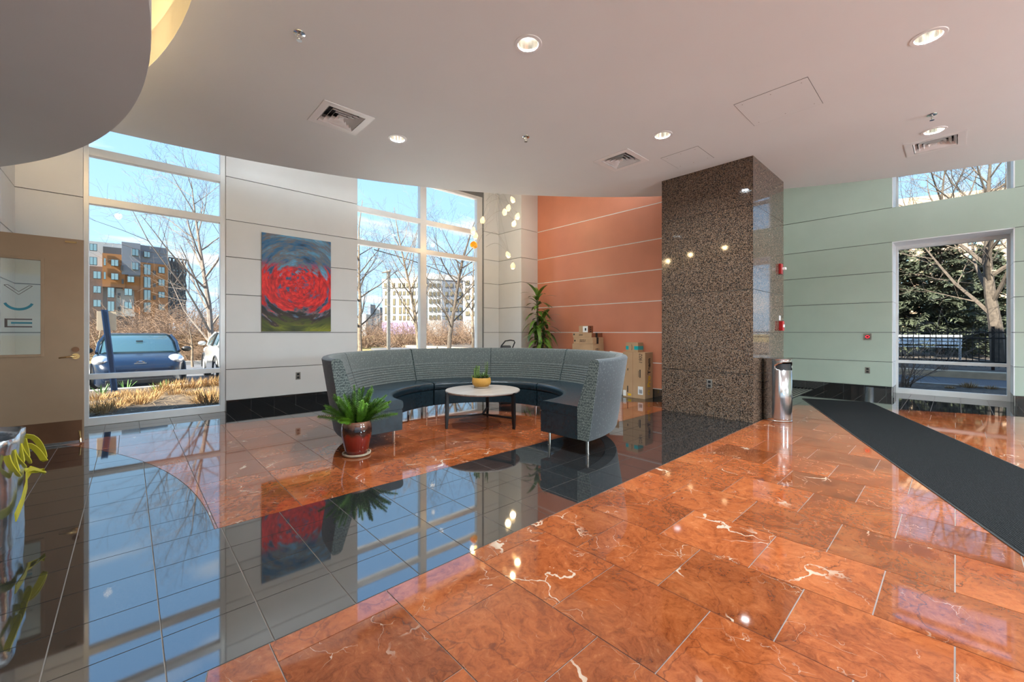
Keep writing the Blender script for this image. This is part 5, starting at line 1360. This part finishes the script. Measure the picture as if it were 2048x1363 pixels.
def car(name, lab, loc, rz, paint, suv=False):
    t = thing(name, lab, 'car', loc, rz, 'parked cars outside the tall window')
    k = 1.08 if suv else 1.0
    W = 0.90; Hh = 1.50 if not suv else 1.58
    # front is at y = 0 (facing -y), tail at y = 4.35
    st = [(0.02, 0.60, 0.30, 0.62), (0.10, 0.72, 0.24, 0.74), (0.28, 0.80, 0.20, 0.84), (0.60, 0.86, 0.20, 0.93), (1.00, 0.89, 0.20, 0.99), (1.35, W, 0.20, 1.02), (2.2, W, 0.20, 1.02), (3.3, 0.89, 0.20, 1.05), (3.9, 0.86, 0.22, 1.06), (4.25, 0.80, 0.28, 0.98), (4.35, 0.72, 0.34, 0.80)]
    rings = [rrect(w, zb, zt*k, y, 5, 0.20 if y > 0.5 else 0.14, 0.10) for y, w, zb, zt in st]
    MB().loft(rings).build('body', paint, t, True, local=True, fix=True, angle=60)
    gh = [(0.98, 0.76, 1.02), (1.42, 0.72, 1.30), (1.80, 0.66, 1.46), (2.4, 0.65, 1.49), (3.2, 0.63, 1.46), (3.75, 0.60, 1.36), (4.12, 0.66, 1.08)]
    rings = []
    for y, w, zt in gh:
        zt = zt*Hh/1.5; wb = 0.80
        rings.append([(wb, y, 0.96*k), (w+0.05, y, (0.96*k+zt)/2), (w, y, zt-0.05), (w-0.10, y, zt), (-w+0.10, y, zt), (-w, y, zt-0.05), (-w-0.05, y, (0.96*k+zt)/2), (-wb, y, 0.96*k)])
    MB().loft(rings).build('greenhouse', car_glass, t, True, local=True, fix=True, angle=50)
    rf = []
    for y, w, zt in gh[2:6]:
        zt = zt*Hh/1.5; rf.append([(w+0.012, y, zt-0.075), (w+0.008, y, zt-0.02), (w-0.10, y, zt+0.012), (-w+0.10, y, zt+0.012), (-w-0.008, y, zt-0.02), (-w-0.012, y, zt-0.075), (-w+0.10, y, zt-0.03), (w-0.10, y, zt-0.03)])
    MB().loft(rf).build('roof', paint, t, True, local=True, fix=True)
    for s in (-1, 1):
        MB().tube([(s*0.80, 0.98, 1.0*k), (s*0.775, 1.40, 1.26*Hh/1.5), (s*0.68, 1.82, 1.44*Hh/1.5)], 0.035, 6).build('windscreen_pillar', paint, t, True, local=True)
        MB().tube([(s*0.845, 2.35, 1.0*k), (s*0.70, 2.42, 1.44*Hh/1.5)], 0.035, 6).build('door_pillar', black_plastic, t, True, local=True)
        MB().tube([(s*0.82, 3.85, 1.0*k), (s*0.66, 3.35, 1.40*Hh/1.5)], 0.07, 6).build('rear_pillar', paint, t, True, local=True)
        mr = MB().sphere((s*0.985, 1.22, 1.06*k), 0.115, 0.07, 0.075).build('mirror', black_plastic if not suv else paint, t, True, local=True)
        MB().sphere((s*0.70, 0.50, 0.82*k), 0.175, 0.34, 0.135, 16, 10).build('headlamp', lamp_clear, t, True, local=True)
        MB().box(s*0.78-0.05, s*0.78+0.05, 4.18, 4.30, 0.72*k, 1.0*k).build('tail_lamp', lamp_red, t, local=True)
        for y in (0.82, 3.45): wheel(t, s*0.80, y, 0.33*k)
        for y in (0.82, 3.45):
            m = MB(); pts = [(s*0.895, y+0.40*k*math.cos(R(a)), 0.33*k+0.40*k*math.sin(R(a))) for a in range(-10, 191, 20)]
            m.tube(pts, 0.03, 6).build('wheel_arch', black_plastic, t, True, local=True)
    MB().box(-0.62, 0.62, 0.005, 0.10, 0.26, 0.38).build('lower_grille', black_plastic, t, local=True, bevel=0.02)
    MB().box(-0.30, 0.30, 0.055, 0.09, 0.40, 0.50).build('number_plate_holder', black_plastic, t, local=True)
    for s in (-0.36, 0.36): MB().sphere((s, 1.95, 1.10), 0.16, 0.09, 0.20).build('headrest', black_plastic, t, True, local=True)
    MB().box(-0.07, 0.07, 1.34, 1.36, 1.27, 1.30).build('rear_view_mirror', black_plastic, t, local=True)
    b = MB().lathe([(0.052, -0.008), (0.070, -0.006), (0.074, 0.0), (0.060, 0.004)], 28, cap=False)
    b.v = [(x*1.25, 0.125-z, 0.755+y*0.85) for x, y, z in b.v]
    bd = b.build('badge', chrome, t, True, local=True)
    MB().box(-0.115, 0.115, 0.095, 0.122, 0.742, 0.768).build('badge_bar', chrome, t, local=True)
    return t
car('hatchback_car', 'dark blue hatchback parked nose in outside the tall window', (0.20, 13.62, LOT), 0.0, car_blue)
car('crossover_car', 'white crossover parked facing away next to the blue hatchback', (2.83, 19.0, LOT), math.pi, car_white, True)
# ------------------------------------------------------------------ sign post and lamp post
t = thing('sign_post', 'leaning blue channel post carrying a blank tan sign seen from behind', 'sign', (-0.236, 12.8, -0.19))
top_ = Vector((-0.405, 12.8, 1.64)); b0 = Vector((-0.236, 12.8, -0.25)); dv = top_-b0
MB().obox(b0+Vector((-0.035, 0, 0)), dv, (0.07, 0, 0), (0, 0.012, 0)).obox(b0+Vector((-0.055, -0.03, 0)), dv, (0.022, 0, 0), (0, 0.034, 0)).obox(b0+Vector((0.033, -0.03, 0)), dv, (0.022, 0, 0), (0, 0.034, 0)).build('post', post_blue, t)
MB().box(-0.525, -0.215, 12.818, 12.824, 1.185, 1.60).build('sign_plate', sign_tan, t, bevel=0.004)
p = place(777, 26, -0.3)
t = thing('lamp_post', 'slim metal lamp post with a flat light head beyond the corner window', 'street lamp', p)
MB().box(-0.085, 0.085, -0.085, 0.085, 0, 5.35).build('pole', outlet_metal, t, local=True)
MB().loft([[rr*(-0.42)+ff*(-0.14)+Vector((0,0,5.18)), rr*0.1+ff*(-0.14)+Vector((0,0,5.27)), rr*0.1+ff*0.14+Vector((0,0,5.27)), rr*(-0.42)+ff*0.14+Vector((0,0,5.18))], [rr*(-0.42)+ff*(-0.14)+Vector((0,0,5.20)), rr*0.14+ff*(-0.14)+Vector((0,0,5.37)), rr*0.14+ff*0.14+Vector((0,0,5.37)), rr*(-0.42)+ff*0.14+Vector((0,0,5.20))]]).build('light_head', outlet_metal, t, local=True)
pts = []
for k in range(13):
    f = k/12; px_ = 748+f*(964-748); py_ = 499+f*(577-499)-6*math.sin(math.pi*f)+ (0 if f < 0.5 else 4*(f-0.5)); pts.append(at(px_, py_, 24+10*f))
tag(MB().tube(pts, 0.03, 5).build('overhead_cable', black_plastic), 'dark overhead cable sagging past the corner window', 'cable')
t = thing('concrete_bench', 'pale low bench slab beyond the corner window', 'bench', place(925, 13.2, -0.25))
MB().box(-1.3, 1.3, -0.2, 0.2, 0.62, 0.70).build('slab', planter_white, t, local=True)
for s in (-1.0, 1.0): MB().box(s-0.12, s+0.12, -0.16, 0.16, 0, 0.62).build('support', planter_white, t, local=True)
t.rotation_euler = (0, 0, math.atan2(-cy, sy)-0.05)

# ------------------------------------------------------------------ far buildings
b_white = pm('facade_white', (0.36, 0.37, 0.385), 0.8, var=0.04); b_grey = pm('facade_grey', (0.13, 0.155, 0.20), 0.8, var=0.05)
b_brown = pm('facade_brown', (0.13, 0.095, 0.085), 0.85, var=0.12, vscale=3); b_orange = pm('facade_orange', (0.27, 0.12, 0.043), 0.8, var=0.06)
b_dark = pm('facade_dark', (0.055, 0.06, 0.07), 0.7); b_tan = pm('facade_tan', (0.42, 0.30, 0.20), 0.85, var=0.05); b_purple = pm('facade_purple', (0.24, 0.19, 0.36), 0.8)
win_glass = NT('far_window'); win_glass.setb(color=(0.16, 0.28, 0.32), rough=0.12, ior=2.2); win_glass = win_glass.m
win_tan = NT('far_window_tan'); win_tan.setb(color=(0.13, 0.11, 0.06), rough=0.3, ior=1.8); win_tan = win_tan.m
class Facade:
    """an upright plane through p0 along horizontal direction d; pixels are cast on to it"""
    def __init__(s, p0, d, root): s.p = Vector(p0); s.d = Vector((d[0], d[1], 0)).normalized(); s.n = Vector((-s.d.y, s.d.x, 0)); s.root = root
    def hit(s, px, py):
        q = ray(px, py); den = q.x*s.n.x+q.y*s.n.y; t_ = (s.p.x*s.n.x+s.p.y*s.n.y)/den
        P = Vector((q.x*t_, q.y*t_, H+q.z*t_)); return (P-s.p).dot(s.d), P.z
    def block(s, name, mat, px0, px1, pt, pb, off=0.0, thick=8.0, parent=None):
        """box with its front corners cast from pixel columns px0..px1; pt and pb are the rows at px0"""
        a0, zt = s.hit(px0, pt); _, zb = s.hit(px0, pb); a1, _ = s.hit(px1, pt)
        return s.slab(name, mat, min(a0, a1), max(a0, a1), zb, zt, off, thick, parent)
    def slab(s, name, mat, a0, a1, zb, zt, off=0.0, thick=8.0, parent=None):
        back = s.n if s.n.dot(s.p) > 0 else -s.n
        o = s.p+s.d*a0-back*off; o.z = zb
        return MB().obox(o, s.d*(a1-a0), back*thick, (0, 0, zt-zb)).build(name, mat, parent or s.root)
    def window(s, px0, px1, pt, pb, off, mat=None, frame=True):
        a0, zt = s.hit(px0, pt); _, zb = s.hit(px0, pb); a1, _ = s.hit(px1, pt); a0, a1 = min(a0, a1), max(a0, a1)
        w_ = s.slab('window', b_dark, a0, a1, zb, zt, off+0.06, 0.3)
        back = s.n if s.n.dot(s.p) > 0 else -s.n
        mid = (a0+a1)/2; e = 0.07*(a1-a0)
        for x0, x1 in ((a0+e, mid-e/2), (mid+e/2, a1-e)):
            s.slab('pane', mat or win_glass, x0, x1, zb+e, zt-e, off+0.10, 0.1, w_)
A0 = at(262, 664, 82)
rA = thing('apartment_building', 'stepped apartment building in white, grey, brown and orange cladding beyond the parking lot', 'building', (A0.x, A0.y, -0.5))
fa = Facade(A0, (1, 0.02), rA)                     # broad front, parallel to the lobby wall
dB = (cy+(-0.32)*sy, sy-(-0.32)*cy)
fa.block('wall', b_white, 168, 243, 480, 700); fa.block('wall', b_brown, 168, 206, 531, 700, 0.6)
fa.block('wall', b_dark, 168, 262, 630, 705, 0.5)
fa.block('balcony_recess', b_dark, 206, 245, 493, 511, 0.5)
fa.block('bay', b_orange, 205, 250, 508, 574, 1.8); fa.block('wall', b_orange, 245, 285, 545, 580, 1.5); fa.block('wall', b_white, 230, 270, 577, 632, 0.9)
fa.block('wall', b_brown, 214, 232, 575, 632, 1.0)
fa.block('wall', b_grey, 243, 280, 486, 550, 2.0); fa.block('wall', b_orange, 268, 282, 575, 625, 1.2)
for px0, px1, pt, pb in ((180, 195, 490, 504), (180, 195, 516, 532), (187, 203, 544, 559), (187, 203, 573, 587), (187, 203, 600, 614), (222, 237, 521, 534), (222, 237, 548, 561), (215, 229, 576, 596), (215, 229, 603, 623), (248, 264, 578, 592), (248, 264, 604, 618), (208, 212, 519, 533), (208, 212, 546, 560), (254, 268, 554, 566)):
    fa.window(px0, px1, pt, pb, 2.3)
for px0, px1, pt, pb in ((241, 246, 533, 543), (243, 247, 560, 569), (235, 241, 587, 596), (235, 241, 614, 623)): fa.block('vent', b_dark, px0, px1, pt, pb, 2.3, 0.3)
fb = Facade(fa.p+fa.d*fa.hit(256, 600)[0]-Vector((0, 2.0, 0)), (1, 0.25), rA)
fb.block('wall', b_grey, 257, 336, 486, 551, 0.0, 6); fb.block('wall', b_orange, 280, 335, 524, 640, 0.3, 5.5)
for px0, px1, pt, pb in ((262, 276, 497, 511), (262, 276, 524, 539), (286, 299, 502, 514), (286, 300, 528, 549), (286, 300, 553, 575), (286, 300, 579, 600), (286, 300, 604, 624), (315, 328, 533, 546), (315, 328, 558, 571), (315, 328, 583, 595), (315, 328, 608, 620)): fb.window(px0, px1, pt, pb, 0.4)
for py in (541, 566, 591): fb.block('vent', b_dark, 305, 310, py, py+8, 0.45, 0.3)
fb.block('wall', b_dark, 268, 336, 638, 705, 0.0, 5)
T0 = at(336, 664, 92); ft = Facade(T0, (1, 0.5), rA)
ft.block('stair_glass', win_glass, 336, 372, 522, 640, 0.0, 0.5)
_, z1_ = ft.hit(336, 515); _, z0_ = ft.hit(336, 650); a1_, _ = ft.hit(372, 560)
m = MB(); nb_ = 5
for k in range(nb_):
    for j in range(5):
        x0, x1 = a1_*k/nb_, a1_*(k+1)/nb_; za, zb_ = z0_+(z1_-z0_)*j/5, z0_+(z1_-z0_)*(j+1)/5
        P = lambda a, z: ft.p+ft.d*a+Vector((0, 0, z-ft.p.z))-Vector((0, 0.6, 0))
        m.tube([P(x0, za), P(x1, zb_)], 0.14, 4); m.tube([P(x0, zb_), P(x1, za)], 0.14, 4); m.tube([P(x0, za), P(x0, zb_)], 0.18, 4); m.tube([P(x0, zb_), P(x1, zb_)], 0.18, 4)
m.build('steel_truss', b_dark, rA)

W0 = at(850, 664, 120)
rW = thing('office_building', 'long white building with rows of windows seen through the corner window', 'building', (W0.x, W0.y, -0.5))
fw_ = Facade(W0, (sy-0.35*cy*-1*0, -cy), rW)
fw_ = Facade(W0, (sy*1.0-0.30*cy, -cy*1.0-0.30*sy), rW)
fw_.block('wall', b_white, 765, 852, 560, 705, 0.0, 20); fw_.block('upper_storey', pm('facade_beige', (0.50, 0.46, 0.40), 0.8), 765, 852, 558, 576, 0.3, 18)
fw_.block('ground_storey', b_purple, 765, 852, 644, 668, 0.3, 18); fw_.block('base_wall', b_dark, 765, 852, 668, 705, 0.25, 18)
for py, ph, off in ((566, 8, 0.5), (582, 8, 0.1), (597, 13, 0.1), (614, 13, 0.1), (631, 9, 0.1)):
    for px in (770, 786, 798, 806, 814, 826, 835): 
        a_, _ = fw_.hit(px, py); fw_.window(px, px+5, py, py+ph, off, win_tan)
fx = Facade(W0, (sy*1.0+0.55*cy, -cy*1.0+0.55*sy), rW)
fx.block('wall', b_white, 850, 884, 553, 705, 0.0, 12); fx.block('wall', b_grey, 884, 926, 557, 705, 0.0, 12); fx.block('roof_storey', b_white, 850, 930, 546, 557, 0.2, 11)
for py in (566, 583, 598, 614, 630):
    for px in (858, 866, 874, 890, 900, 910, 918): fx.window(px, px+5, py, py+8, 0.1, win_tan)
W1 = at(940, 664, 105); rX = thing('office_building', 'bright white end block with yellowish windows at the corner window edge', 'building', (W1.x, W1.y, -0.5)); fz = Facade(W1, (sy, -cy), rX)
fz.block('wall', b_white, 926, 975, 551, 705, 0.0, 15)
for py in (561, 575, 590, 605, 622):
    for px in (931, 945, 956): fz.window(px, px+8, py, py+9, 0.1, win_tan)
for k, (px0, px1, pt) in enumerate(((724, 732, 628), (735, 741, 608), (742, 750, 618), (750, 760, 614), (728, 745, 640))):
    q0, q1 = at(px0, pt, 190+22*k), at(px1, pt, 190+22*k)
    t = thing('distant_tower', 'hazy distant city tower on the horizon', 'building', (q0.x, q0.y, -0.5), 0, 'distant city towers')
    MB().obox((q0.x, q0.y, -0.5), (q1.x-q0.x, q1.y-q0.y, 0), ff*8, (0, 0, q0.z+0.5)).build('tower_block', b_grey if k % 2 else b_white, t)
B0 = at(1900, 664, 42); rB = thing('tan_building', 'sunlit tan apartment block rising behind the conifers', 'building', (B0.x, B0.y, -0.2)); fy = Facade(B0, (sy-0.5*cy, -cy-0.5*sy), rB)
fy.block('wall', b_tan, 1740, 2100, 404, 700, 0.0, 15)
for py in (430, 470, 510, 555, 600):
    for px in (1800, 1840, 1885, 1935, 1985): fy.window(px, px+18, py, py+20, 0.1)
